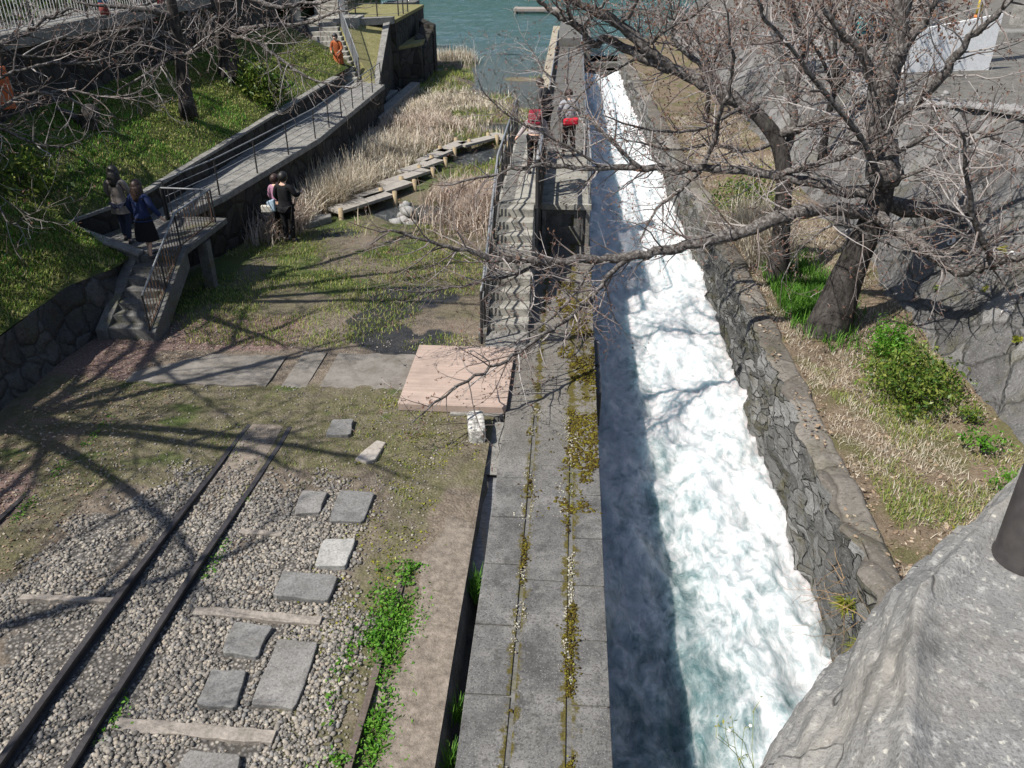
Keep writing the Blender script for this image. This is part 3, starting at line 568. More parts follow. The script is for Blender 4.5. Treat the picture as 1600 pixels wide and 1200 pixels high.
# far stairs, terraces and buttresses at the head of the path
fs = empty('far_stairs', (-9.3, 35, 1), 0, 'long dark stone stairs climbing away beyond the end of the path', 'stairs')
for k in range(12):
    y0 = .1+k*.36; dx = -.155*k
    MB().prism([(-.75+dx, y0), (.55+dx, y0), (.55+dx, y0+.42), (-.75+dx, y0+.42)], -1.2, .155*(k+1)).build('step', m_stair, fs, bevel=.01)
MB().prism([(-2.6, 4.42), (-1.1, 4.42), (-.4, 4.9), (-.4, 6.4), (-2.7, 6.4)], -1.5, 1.98).build('upper_landing', m_stair, fs)
for k in range(8): MB().prism([(-2.75-.1*k, 6.4+k*.36), (-1.25-.1*k, 6.4+k*.36), (-1.25-.1*k, 6.85+k*.36), (-2.75-.1*k, 6.85+k*.36)], -1.5, 1.98+.16*(k+1)).build('step', m_stair, fs)
lw2 = empty('stair_side_wall', (-10.4, 36.5, 1), 0, 'dark stone wall along the left side of the far stairs', 'wall')
wallprism([(-10.12, 35.2), (-12.0, 39.6), (-12.4, 39.6), (-12.3, 36.6), (-10.5, 34.9)], [0]*5, [1.25, 3.0, 3.0, 2.95, 1.3], 'wall_body', m_bank, lw2)
tag(MB().prism([(-60, 37.0), (-12.4, 37.0), (-12.4, 39.6), (-13.2, 48), (-15, 70), (-60, 70)], -2, 3.05).build('far_terrace', m_lawn), kind='structure')
# grass wedge between far stairs and the buttress
tag(MB().add([(-8.72, 35.4, 1.0), (-7.85, 34.75, .85), (-8.55, 41.6, 2.5), (-9.9, 41.6, 2.95), (-10.62, 39.6, 2.9), (-9.9, 41.6, -2), (-8.55, 41.6, -2), (-7.85, 34.75, -2)],
             [(0, 1, 2, 3, 4), (3, 2, 6, 5), (1, 7, 6, 2)]).build('grass_wedge', plain('dry_lawn', (.10, .10, .03), (.24, .215, .10), 3, .95, .7, .03, fine=14)), kind='structure')
o = MB().prism([(-10.6, 39.9), (-8.3, 41.75), (-8.3, 50), (-14, 50), (-13.5, 44)], 2.6, 2.75).build('upper_lawn', bpy.data.materials['dry_lawn']); tag(o, kind='structure')
lo_ = MB().prism([(-10.6, 39.95), (-8.34, 41.79), (-8.34, 50), (-14, 50), (-13.5, 44)], -2, 2.597).build('lawn_embankment', m_bank); tag(lo_, kind='structure')
tag(MB().prism([(-10.55, 39.95), (-8.35, 41.2), (-8.35, 41.74), (-10.7, 40.6)], 2.6, 2.9).build('walkway_slab', m_conc), kind='structure')
railing('far_mesh_fence', 'grey fence along the right side of the far stairs', [(-8.62, 35.2, 1.0), (-10.35, 39.4, 2.75), (-10.6, 41.5, 2.9)], .95, 1.5, .11, 1, m_metal, m_grail, m_grail, .022, .02, .012, 'fence')
railing('platform_fence', 'dark post fence on the far lawn platform above the water', [(-10.4, 42.6, 2.75), (-8.5, 43.5, 2.75), (-8.4, 45.5, 2.75)], 1.1, 1.3, None, 2, m_metal, m_grail, None, .035, .02, cat='fence')
ab = empty('buttress_wall', (-8.2, 38, 0), 0, 'dark triangular stone wing wall below the dry grass wedge', 'wall')
MB().add([(.38, -3.3, -1.5), (.38, -3.3, .86), (-.35, 3.7, 2.85), (-.35, 3.7, -1.5), (.18, -3.2, -1.5), (.18, -3.2, .80), (-.6, 3.7, 2.7), (-.6, 3.7, -1.5)],
         [(0, 3, 2, 1), (4, 5, 6, 7), (1, 2, 6, 5), (0, 1, 5, 4), (2, 3, 7, 6)]).build('wing_face', m_bank, ab)
MB().add([(.40, -3.3, .87), (-.33, 3.7, 2.87), (-.62, 3.7, 2.87), (.15, -3.25, .87), (.40, -3.3, .78), (-.33, 3.7, 2.78)], [(0, 1, 2, 3), (0, 4, 5, 1)]).build('wing_coping', m_conc, ab)
a2 = empty('recess_wall', (-8, 43, 0), 0, 'dark stone back wall between the two buttresses by the water', 'wall')
MB().prism([(-.6, -1.3), (.5, .6), (.5, 1.0), (-.6, 1.0)], -1.5, 1.35).build('wall_body', m_bank, a2)
MB().prism([(-.55, -1.1), (.45, .7), (.45, 4.5), (-.6, 4.5)], 1.3, 1.5).build('turf_top', bpy.data.materials['dry_lawn'], a2)
a3 = empty('end_buttress', (-7.7, 45.5, 0), 0, 'tall dark stone buttress standing at the edge of the green water', 'wall')
MB().prism([(-.35, -1.7), (.25, -1.2), (.35, 1.6), (-.25, 1.8)], -1.6, [1.25, 1.1, 1.9, 2.25]).build('shaft', m_bank, a3, bevel=.03)
MB().prism([(-.4, 1.3), (.4, 1.15), (.42, 1.9), (-.35, 2.1)], -1.6, [2.25, 1.95, 2.0, 2.3]).build('end_pier', m_bank, a3, bevel=.03)
o = MB().prism([(-1.0, -.5), (.9, .5), (.9, 2.2), (-1.0, 1.4)], -3, .0).build('stone_plinth', m_concd, None, bevel=.03); o.location = (-11, 57, 2.3); tag(o, 'flat topped stone block standing on the shore behind the buttresses', 'plinth')
for nm, lb, pts in (('low_kerb_wall', 'short low concrete wall nearest the path end', [(-8.75, 34.2), (-8.4, 34.0), (-7.95, 39.5), (-8.35, 39.5)]), ('low_kerb_wall', 'longer low concrete wall nearer the reed bed', [(-7.95, 33.4), (-7.5, 33.2), (-7.3, 41.6), (-7.75, 41.7)])):
    o = MB().prism(pts, -1, -.02).build(nm, m_conc, None, bevel=.02); tag(o, lb, 'wall', 'low walls by the buttresses')
# concrete pole at the far terrace
t = empty('concrete_pole', (-12.0, 38.3, 3.0), 0, 'pale concrete pole standing on the far grass terrace at left', 'pole')
MB().tube([(0, 0, -.3), (0, 0, 7)], [.24, .17], 12).build('shaft', m_pale, t, True); MB().tube([(0, 0, -.2), (0, 0, .06)], .34, 12).build('footing', m_conc, t)

# ================================================================ WALKWAY STEPS AND PLATFORM
ps = empty('walkway_stairs', (-1.0, 13.9, 0), 0, 'straight pale concrete stairs climbing to the viewing platform', 'stairs')
for k in range(9):
    MB().box(-.40, .36-.006*k, .06+k*.363, 3.36, -.9 if k == 0 else .163*k-.02, .163*(k+1)).build('step', m_stair, ps, bevel=.008)
MB().box(-.40, .38, -.75, .058, -.6, .03).build('foot_slab', m_conc, ps)
m = MB()
for q in seg_pts([(-.46, -.05, .06), (-.46, 3.3, 1.52), (-.46, 9.6, 1.52)], .055): m.tube([q+Vector((0, 0, .05)), q+Vector((0, 0, .48))], .013, 4)
m.build('side_slats', m_metal, ps)
MB().add([(-.55, -.2, -.9), (-.402, -.2, -.9), (-.402, 3.3, -.9), (-.55, 3.3, -.9), (-.55, -.2, .08), (-.402, -.2, .08), (-.402, 3.3, 1.5), (-.55, 3.3, 1.5)], [(0, 3, 2, 1), (4, 5, 6, 7), (0, 1, 5, 4), (1, 2, 6, 5), (2, 3, 7, 6), (3, 0, 4, 7)]).build('stringer', m_concd, ps)
vp = empty('viewing_platform', (-.4, 17.2, 0), 0, 'raised concrete viewing platform on the canal wall with people on it', 'platform')
MB().box(-1.12, -.22, .06, 6.6, 1.36, 1.5).build('stair_landing', m_stair, vp, bevel=.01)
for k in range(52): MB().box(-.19, .98, 1.70+k*.1, 1.70+k*.1+.062, .955, 1.0).build('slat', m_stair, vp)
MB().box(-.2, .98, 1.62, 1.69, .86, 1.002).build('front_beam', m_stair, vp, bevel=.01)
for x in (-.16, .40, .93): MB().box(x-.035, x+.035, 1.70, 6.9, .86, .95).build('joist', m_concd, vp)
MB().box(-.42, .98, 7.0, 34, .30, .46).build('causeway', m_concd, vp)
m = MB().box(-1.12, -.44, .1, 6.6, -1.4, 1.358).box(-.42, -.24, .1, 6.6, -.02, 1.358).box(-.40, .96, 6.95, 33.9, -.02, .298)
m.build('pier_wall', m_concd, vp)
MB().box(-.2, .30, 1.72, 1.78, -.02, .858).box(.58, .95, 1.72, 1.78, -.02, .858).box(.30, .58, 1.72, 1.78, -.02, .42).box(.30, .58, 1.72, 1.78, .74, .858).build('front_panel', m_concd, vp)
for x in (-.12, .9):
    for y in (1.66, 4.2, 6.8): MB().box(x-.045, x+.045, y-.045, y+.045, -.02, .86).build('leg', m_conc, vp)
railing('stair_handrail', 'dark barred railing on the left of the walkway stairs', [(-1.46, 13.45, .05), (-1.46, 13.95, .12), (-1.46, 17.2, 1.52), (-1.46, 23.7, 1.52)], .98, 1.1, None, 1, m_metal, m_grail, m_metal, .028, .024, .013, low=.70)
railing('divider_railing', 'thick dark divider rail between the stairs and platform deck', [(-.62, 17.1, 1.5), (-.62, 20.4, 1.5)], .95, 1.1, .13, 1, m_metal, m_grail, m_metal, .05, .05, .012)
railing('canal_side_railing', 'grey railing along the canal side of the platform', [(.52, 18.9, 1.0), (.52, 24.0, 1.0), (.52, 24.3, .46), (.52, 50.5, .46)], .98, 2.0, .14, 1, m_grail, m_grail, m_metal, .03, .026, .008)
railing('causeway_railing', 'grey railing along the basin side of the causeway', [(-.78, 24.3, .46), (-.78, 50.5, .46)], .98, 2.0, .14, 1, m_metal, m_grail, m_metal, .03, .026, .008)
o = MB().box(-1.28, -.845, 36, 60, -1.6, .7).build('basin_kerb', concrete('tan_concrete', (.30, .26, .19), (.42, .37, .28), speck=False)); tag(o, 'tan concrete kerb wall between basin water and the causeway', 'wall')
o = MB().box(-.8, 1.1, 51.3, 64, -2, .95).build('gate_pier', m_concd, None, bevel=.04); tag(o, 'grey concrete pier at the far end of the causeway', 'pier')
# weir: sill beam, calm water behind
wr = empty('weir', (2, 50.4, -1), 0, 'concrete weir beam across the canal where the white water starts', 'weir')
MB().box(-1.45, 1.4, -.2, .5, -2.0, .18).build('sill', m_concd, wr); MB().box(-1.45, 1.4, .9, 1.5, .3, .62).build('beam', m_concd, wr, bevel=.03)
for x in (-1.35, 1.3): MB().box(x-.1, x+.1, .9, 1.5, -2, .3).build('pillar', m_concd, wr)
# metal guide plates hanging on the canal side
for i, (y0, y1, lb) in enumerate(((13.0, 14.0, 'upper black metal plate fixed to the canal side of the walkway'), (11.95, 12.92, 'lower black metal plate fixed to the canal side of the walkway'))):
    o = MB().box(.57, .68, y0, y1, -.75, -.12).build('metal_plate', m_metal, None, bevel=.015); tag(o, lb, 'plate', 'plates on the canal wall')
# pink deck beside the stairs foot
dk = empty('pink_deck', (-1.7, 12.1, 0), 0, 'pale pink decking platform at the foot of the walkway stairs', 'deck')
x0, x1 = -.86, .86
for k in range(10):
    MB().box(x0, x1, -1.0+k*.206, -1.0+k*.206+.203, .035, .085).build('board', m_deck, dk, bevel=.003)
MB().box(x0+.01, x1-.01, -1.03, -1.003, -.035, .08).build('fascia', m_deck, dk); MB().box(x0+.02, x1, -.97, 1.04, -.3, .033).build('bearer', m_deck, dk)
o = MB().box(-1.72, -.87, 10.98, 11.06, -.4, -.02).build('deck_footing', m_conc, None); tag(o, 'pale concrete footing under the front edge of the pink deck', 'footing')

# ================================================================ TRACK BED OBJECTS
def rail(xs_, lb, mt_=None):
    m = MB(); n = len(xs_)
    prof = [(-.033, 0), (-.033, .035), (-.012, .045), (-.012, .11), (-.05, .12), (-.05, .14), (.05, .14), (.05, .12), (.012, .11), (.012, .045), (.033, .035), (.033, 0)]
    vs = []; fs_ = []; k = len(prof)
    for (x, y, zt) in xs_:
        for (a, d_) in prof: vs.append((x+a, y, zt-d_))
    for i in range(n-1):
        for j in range(k): fs_.append((i*k+j, (i+1)*k+j, (i+1)*k+(j+1) % k, i*k+(j+1) % k))
    fs_ += [tuple(range(k)), tuple(range((n-1)*k, n*k))[::-1]]
    o = MB().add(vs, fs_).build('rail', mt_ or m_rail); tag(o, lb, 'rail', 'incline rails')
def rz(y): return -.03-.09*float(sst(10, 13.5, y))+.125*(1-float(sst(6.6, 10.2, y)))-.004+.012*float(sst(9.6, 10.4, y))-.05*float(sst(10.3, 10.8, y))
Yr = [-3, 3, 5, 6, 7, 8, 9, 10, 11, 12, 13.2]
rail([(-1.80+.012*max(0, y-5), y, rz(y)-.03-.055*float(sst(5, 6.5, y))) for y in Yr[:7]], 'rusty rail in the weeds nearest the walkway', m_rustrail)
rail([(-4.32+.035*min(max(0, y-4), 6), y, rz(y)+.01) for y in Yr[:8]+[9.5, 10, 10.4, 10.8]], 'black inner rail of the right hand track, beside the stone slabs')
rail([(-4.97+.03*min(max(0, y-4), 6)+.07*max(0, y-10), y, rz(y)+.01) for y in Yr[:8]+[9.5, 10, 10.4, 10.8]], 'black inner rail of the left hand track, in open gravel')
rail([(-7.16+.01*(y-8), y, rz(y)-.045) for y in Yr[:9]], 'half buried outer rail along the reddish soil at left')
pav = [([(-3.47, 6.41), (-3.04, 6.36), (-3.06, 5.92), (-3.46, 5.97)], 'small dark square slab touching the long sleeper'),
       ([(-2.91, 6.2), (-2.47, 6.17), (-2.47, 5.32), (-2.94, 5.35)], 'largest grey slab, a tall rectangle in the pebbles'),
       ([(-3.48, 5.74), (-3.1, 5.74), (-3.05, 5.28), (-3.46, 5.3)], 'square grey slab just left of the largest slab'),
       ([(-3.33, 4.8), (-2.81, 4.79), (-2.77, 4.3), (-3.34, 4.3)], 'grey slab cut off by the bottom edge of the picture'),
       ([(-3.21, 7.24), (-2.53, 7.21), (-2.54, 6.79), (-3.19, 6.82)], 'wide grey slab above the sleeper'),
       ([(-2.87, 7.84), (-2.47, 7.87), (-2.47, 7.35), (-2.86, 7.34)], 'palest, almost white square slab'),
       ([(-2.92, 8.84), (-2.45, 8.84), (-2.45, 8.2), (-2.9, 8.18)], 'large square grey slab in the moss'),
       ([(-3.44, 8.8), (-3.09, 8.8), (-3.06, 8.36), (-3.38, 8.29)], 'small rough slab left of the large mossy one'),
       ([(-3.49, 10.62), (-3.17, 10.66), (-3.11, 10.21), (-3.49, 10.18)], 'farthest slab, alone in the moss before the crossing')]
m_pavs = [concrete('slab_grey', (.15, .148, .142), (.24, .235, .225), (.10, .095, .085)), concrete('slab_pale', (.29, .285, .27), (.42, .41, .385), (.18, .175, .16)), concrete('slab_mid', (.17, .165, .155), (.27, .26, .245), (.11, .10, .09))]
for i, (q, lb) in enumerate(pav):
    P2 = []
    for a, c_ in zip(q, q[1:]+q[:1]):
        for t in (0.06, .35, .65, .94): P2.append((a[0]+(c_[0]-a[0])*t+rr(-.012, .012), a[1]+(c_[1]-a[1])*t+rr(-.012, .012)))
    tl = [rr(-.008, .008), rr(-.008, .008)]
    o = MB().prism(P2, -.1, [.035+tl[0]*(p[0]-q[0][0])+tl[1]*(p[1]-q[0][1]) for p in P2]).build('stone_slab', m_pavs[1 if i == 5 else (2 if i % 2 else 0)], None, bevel=.012); tag(o, lb, 'stone slab', 'slabs laid in the track bed')
slp = [((-4.15, 5.05), (-2.58, 5.0), .14, 'thick grey wooden sleeper nearest the bottom edge'), ((-4.0, 6.56), (-2.54, 6.5), .12, 'long wooden sleeper between the slabs'), ((-3.97, 7.93), (-3.42, 7.91), .08, 'short sleeper end showing through the pebbles'), ((-6.05, 6.63), (-4.95, 6.65), .08, 'thin weathered sleeper left of the rails')]
for (a, c_, wd, lb) in slp:
    P2 = []; n = 12
    for i in range(n+1): t = i/n; P2.append((a[0]+(c_[0]-a[0])*t, a[1]+(c_[1]-a[1])*t-wd/2+rr(-.012, .012)))
    for i in range(n, -1, -1): t = i/n; P2.append((a[0]+(c_[0]-a[0])*t, a[1]+(c_[1]-a[1])*t+wd/2+rr(-.012, .012)))
    o = MB().prism(P2, -.12, [.02+rr(-.006, .006) for _ in P2]).build('sleeper', m_sleeper, None, bevel=.008); tag(o, lb, 'sleeper', 'old sleepers in the track bed')
# pale stone block by the deck
bm = bmesh.new(); bmesh.ops.create_cube(bm, size=1); bmesh.ops.subdivide_edges(bm, edges=bm.edges[:], cuts=5, use_grid_fill=True)
for v in bm.verts:
    c_ = v.co; r0 = max(abs(c_.x), abs(c_.y), abs(c_.z)); q = Vector(c_)
    f_ = 1-.06*(abs(c_.x*2)**6*abs(c_.y*2)**6+abs(c_.x*2)**6*abs(c_.z*2)**6)
    v.co = Vector((c_.x*.26*f_, c_.y*.60*f_, c_.z*.22*f_))+Vector((rr(-1, 1), rr(-1, 1), rr(-1, 1)))*.006
me = bpy.data.meshes.new('stone_block'); bm.to_mesh(me); bm.free(); 
b = MB_('white_crust'); p = b.obj(); f = b.noise(p, 11, 6, .7); me.materials.append(b.fin(b.ramp(f, [(.38, (.10, .10, .095)), (.47, (.34, .33, .30)), (.6, (.56, .55, .51))]), .9, f, .6, .01))
o = bpy.data.objects.new('stone_block', me); COL.objects.link(o); o.location = (-1.25, 10.5, .06); o.rotation_euler = (0, 0, R(9)); tag(o, 'whitish stone block lying by the front of the pink deck', 'stone block')
o = MB().prism([(-2.9, 9.6), (-2.72, 9.52), (-2.6, 9.62), (-2.55, 10.1), (-2.7, 10.15), (-2.82, 9.85)], -.1, [.03, .035, .03, .0, .0, .02]).build('flat_stone', plain('flat_stone', (.26, .22, .18), (.42, .39, .35), 4, .9, .4), None, bevel=.02); tag(o, 'small pale tan stone sunk in the moss', 'stone')
o = MB().prism([(-7.1, 20.95), (-6.9, 20.85), (-6.42, 21.6), (-6.5, 21.85), (-6.85, 21.75)], -.6, -.3).build('flat_stone', m_conc, None, bevel=.03); tag(o, 'flat grey stepping stone before the first boardwalk plank', 'stone')
# zigzag boardwalk
bw = [[(-6.72, 22.22), (-5.5, 23.95), (-5.08, 23.6), (-6.25, 21.85)], [(-6.25, 23.4), (-5.12, 25.2), (-4.72, 24.9), (-5.83, 23.13)], [(-5.85, 24.85), (-4.8, 26.65), (-4.38, 26.38), (-5.45, 24.6)], [(-5.5, 26.3), (-4.6, 27.95), (-4.15, 27.7), (-5.08, 26.05)],
      [(-5.15, 27.65), (-4.5, 29.3), (-4.02, 29.1), (-4.7, 27.45)], [(-4.75, 29.0), (-4.1, 30.6), (-3.65, 30.4), (-4.3, 28.8)], [(-4.05, 30.2), (-3.0, 31.5), (-2.7, 31.15), (-3.7, 29.85)], [(-3.1, 31.7), (-2.2, 30.75), (-1.85, 31.05), (-2.75, 32.05)], [(-2.3, 31.0), (-1.6, 32.5), (-1.2, 32.3), (-1.9, 30.8)]]
o_ = ['first', 'second', 'third', 'fourth', 'fifth', 'sixth', 'seventh', 'eighth', 'last']
for i, q in enumerate(bw):
    cx = sum(p[0] for p in q)/4; cy = sum(p[1] for p in q)/4
    t = empty('boardwalk_span', (cx, cy, -.25), 0, 'grey board span of the zigzag marsh walk, %s one counted from the flat grey stone' % o_[i], 'boardwalk', 'boardwalk spans over the marsh')
    MB().prism([(p[0]-cx, p[1]-cy) for p in q], -.09, .0).build('planks', m_wood, t, bevel=.008)
    for j, p in enumerate(q):
        if j in (0, 3) and i != 0: continue
        MB().tube([(p[0]*1.0-cx+(.03 if j in (2, 3) else -.03), p[1]-cy, -.75), (p[0]-cx+(.03 if j in (2, 3) else -.03), p[1]-cy, .09)], [.075, .07], 8).build('log_post', m_post, t, True)
# rock pile in the puddle
rg = np.random.default_rng(5); C = np.array([(-4.5, 22.1, -.55), (-4.35, 22.35, -.5), (-4.62, 22.4, -.5), (-4.4, 22.2, -.3), (-4.28, 22.0, -.6), (-4.7, 22.0, -.6), (-4.5, 22.35, -.22)])
o = stones('rock_pile', C, np.array([(.22, .2, .17)]*7)*rg.uniform(.7, 1.2, (7, 3)), plain('grey_rock', (.17, .17, .16), (.34, .335, .32), 5, .9, .5), rg); tag(o, 'small heap of grey rocks in the stream by the boardwalk', 'rocks')

# ================================================================ FOREGROUND ABUTMENT AND POST
rdg = [(4.2, 4.3), (2.6, 3.05), (1.9, 2.48), (1.50, 2.12), (1.23, 1.86), (1.02, 1.67), (.84, 1.49), (.75, 1.29), (.64, 1.02), (.52, .7), (.35, .2), (.2, -.5)]
out = [(4.2, 4.8), (2.75, 3.65), (1.95, 2.9), (1.55, 2.52), (1.28, 2.26), (1.04, 2.02), (.84, 1.79), (.66, 1.59), (.50, 1.38), (.38, 1.2), (.1, .7), (-.1, -.3)]
def dens(P, n):
    P = np.array(P); t = np.linspace(0, len(P)-1, n); i = np.minimum(t.astype(int), len(P)-2); f = (t-i)[:, None]; return P[i]*(1-f)+P[i+1]*f
n = 420; A = dens(rdg, n); B = dens(out, n); inner = A+np.array([1.2, -1.6])
rows = []
for t in np.linspace(0, 1, 90): q = inner*(1-t)+A*t; rows.append((q, 5.36+0*q[:, 0]))
for t in np.linspace(.02, 1, 46): q = A*(1-t)+B*t; rows.append((q, 5.36-.58*t**1.25+0*q[:, 0]))
for t in np.linspace(.05, 1, 14): q = B*(1-t)+(B+np.array([.25, -.3]))*t; rows.append((q, 4.78-5.2*t+0*q[:, 0]))
XX = np.stack([r[0][:, 0] for r in rows]); YY = np.stack([r[0][:, 1] for r in rows]); ZZ = np.stack([r[1] for r in rows])
k = np.arange(len(rows))[:, None]; fm = sst(86, 91, k)*(1-.0*k); lip = np.exp(-((k-89)/1.6)**2)*.03*(.4+fbm(XX*6, YY*6, 3, 230))
sd_ = (XX-YY)*.7; dn = (fbm(XX*3+ZZ*2, YY*3+ZZ*6, 5, 201)-.5)*.09+(fbm((XX+YY)*4, ZZ*14+sd_*9, 5, 205)-.5)*.09
ZZ = ZZ+lip+fm*dn*.75+(1-fm)*((fbm(XX*4, YY*4, 5, 211)-.5)*.02); XX = XX-fm*dn*.3; YY = YY+fm*dn*.3
o = grid('granite_abutment', XX, YY, ZZ, m_granite); tag(o, 'big rough grey granite coping in the lower right foreground', 'stone wall')
t = empty('handrail_post', (1.135, 1.62, 5.35), 0, 'thick round dark brown metal post standing on the granite coping', 'post')
m_postm = plain('brown_post', (.028, .025, .024), (.045, .04, .038), 14, .55, .08, .002, .4)
MB().tube([(0, 0, -.02), (0, 0, .012), (0, 0, .02), (0, 0, 1.3)], [.074, .074, .070, .070], 32).build('shaft', m_postm, t, True)
MB().tube([(0, 0, 1.3), (0, 0, 1.34)], [.09, .085], 32).build('cap', m_postm, t, True)
# ================================================================ TREES
def smooth(P, sub=4):
    P = [Vector(p) for p in P]; out = []
    for i in range(len(P)-1):
        a = P[max(i-1, 0)]; b1 = P[i]; c1 = P[i+1]; d1 = P[min(i+2, len(P)-1)]
        for k in range(sub):
            t = k/sub; out.append(.5*((2*b1)+(c1-a)*t+(2*a-5*b1+4*c1-d1)*t*t+(3*b1-a-3*c1+d1)*t**3))
    out.append(P[-1]); return out
class Tw:
    def __init__(s, rnd, budp=.5, seg=.13, rmin=.0032, up=.02): s.m = MB(); s.b = []; s.r = rnd; s.bp = budp; s.seg = seg; s.rmin = rmin; s.up = up
    def grow(s, p, d, L, r, lvl):
        g = s.r.gauss; n = max(3, int(L/(s.seg*(1.3 if lvl > 1 else 1)))); P = [p.copy()]; q = p.copy(); d = d.normalized(); st = L/n
        for i in range(n):
            d = (d+Vector((g(0, .16), g(0, .16), g(0, .14)+s.up))).normalized(); q = q+d*st; P.append(q.copy())
            if lvl > 0 and i > 0:
                for rep in range(1 if lvl > 1 else (1 if s.r.random() < .62 else 0)):
                    ax = d.orthogonal().normalized(); ax.rotate(Matrix.Rotation(s.r.uniform(0, 6.283), 3, d)); cdn = (d*s.r.uniform(.5, 1.0)+ax*s.r.uniform(.45, .95))
                    s.grow(q, cdn, L*s.r.uniform(.28, .55)*(1-.45*i/n), max(s.rmin, r*(1-i/n)*.55), lvl-1)
            elif lvl == 0 and s.r.random() < s.bp*.35: s.b.append(tuple(q))
        if s.r.random() < s.bp: s.b.append(tuple(q))
        s.m.tube(P, [max(s.rmin*.75, r*(1-.75*i/n)) for i in range(n+1)], 3 if r < .012 else 5, cap=False)
def tree(name, label, trunk, tr, limbs, seed, group=None, den=.30, L0=1.0, lvl=2, budp=.5, rmin=.0032, bark=None, start=.12, up=.02, budsize=.02):
    rn = random.Random(seed); base = Vector(trunk[0]); root = empty(name, base, 0, label, 'tree', group); T = Tw(rn, budp, rmin=rmin, up=up)
    S = smooth([Vector(p)-base for p in trunk], 5); n = len(S); rad = list(np.interp(np.linspace(0, len(tr)-1, n), range(len(tr)), tr))
    m = MB(); k = 14; vs = []
    S2 = [S[0]-Vector((0, 0, .35))]+S; rad = [rad[0]*1.15]+rad
    m.tube(S2, rad, k); o = m.build('trunk', bark or m_bark, root, True)
    me = o.data
    for v in me.vertices:
        h_ = v.co.z; a = math.atan2(v.co.y-S[0].y, v.co.x-S[0].x); f = 1+(.10*math.sin(3*a+1.3+h_*1.5)+.06*math.sin(7*a+h_*3))*max(.15, math.exp(-max(h_, 0)*1.1))
        near = min(S, key=lambda q: (q-v.co).length_squared); off = v.co-near; v.co = near+off*f
    for (pts, r0, r1) in limbs:
        P = smooth([Vector(p)-base for p in pts], 4); nn = len(P); j = .35*min(.06, r0)
        P = [P[0]]+[q+Vector((rn.gauss(0, j), rn.gauss(0, j), rn.gauss(0, j))) for q in P[1:]]
        rd = [r0*(1-i/(nn-1))**.8+r1 for i in range(nn)]
        rd = [x*(1+.10*rn.gauss(0, 1)*(x > .02)) for x in rd]
        MB().tube(P, rd, 9 if r0 > .05 else 6).build('limb', m_limb, root, True)
        cum = 0; nxt = sum((P[i+1]-P[i]).length for i in range(nn-1))*start
        for i in range(1, nn):
            sg = (P[i]-P[i-1]).length; cum += sg
            while cum > nxt:
                nxt += den*rn.uniform(.5, 1.5); d = (P[i]-P[i-1]).normalized(); ax = d.orthogonal().normalized(); ax.rotate(Matrix.Rotation(rn.uniform(0, 6.283), 3, d))
                f = i/nn; T.grow(P[i], d*rn.uniform(.3, 1.0)+ax*rn.uniform(.5, 1.0), L0*rn.uniform(.4, 1.25)*(1.1-.45*f), min(rd[i]*.5, .017), lvl)
        T.grow(P[-1], P[-1]-P[-2], L0*.5, r1, 1)
    o = T.m.build('twigs', m_twig, root); o['kind'] = 'stuff'
    if T.b:
        rg = np.random.default_rng(seed); C = np.repeat(np.array(T.b), 2, 0)+rg.normal(scale=.008, size=(2*len(T.b), 3))
        o = leaves('buds', C, budsize, m_bud, root, rg); o['kind'] = 'stuff'
    return root
def wild(base, h, r, n, spread, seed, lean=(0, 0), rise=.55):
    """limb lines for a tree that is not traced: trunk and arching limbs"""
    rn = random.Random(seed); B = Vector(base); fk = h*.36; tp = B+Vector((lean[0]*fk, lean[1]*fk, fk))
    trunk = [B, B.lerp(tp, .35)+Vector((rn.gauss(0, .06), rn.gauss(0, .06), 0)), B.lerp(tp, .7)+Vector((rn.gauss(0, .08), rn.gauss(0, .08), 0)), tp]; L = []
    for i in range(n):
        a = 2*math.pi*i/n+rn.gauss(0, .35); st = B.lerp(tp, rn.uniform(.72, 1.0)); e = spread*rn.uniform(.65, 1.1); zz = (h-fk)*rn.uniform(.35, 1.0)*rise*1.5
        d = Vector((math.cos(a), math.sin(a), 0)); sd_ = Vector((-d.y, d.x, 0))*rn.gauss(0, .35)
        L.append(([st, st+d*e*.25+sd_*.3+Vector((0, 0, zz*.45)), st+d*e*.55+sd_*.8+Vector((0, 0, zz*.8)), st+d*e*.8+sd_+Vector((0, 0, zz)), st+d*e+sd_*.7+Vector((0, 0, zz*1.02))], r*rn.uniform(.4, .6), .012))
        q = L[-1][0][2]; d2 = Vector((math.cos(a+rn.choice((-.9, .9))), math.sin(a+.7), .25)); L.append(([q, q+d2*e*.25, q+d2*e*.5+Vector((0, 0, .15))], r*.22, .008))
    return trunk, [r*1.35, r, r*.9, r*.82], L

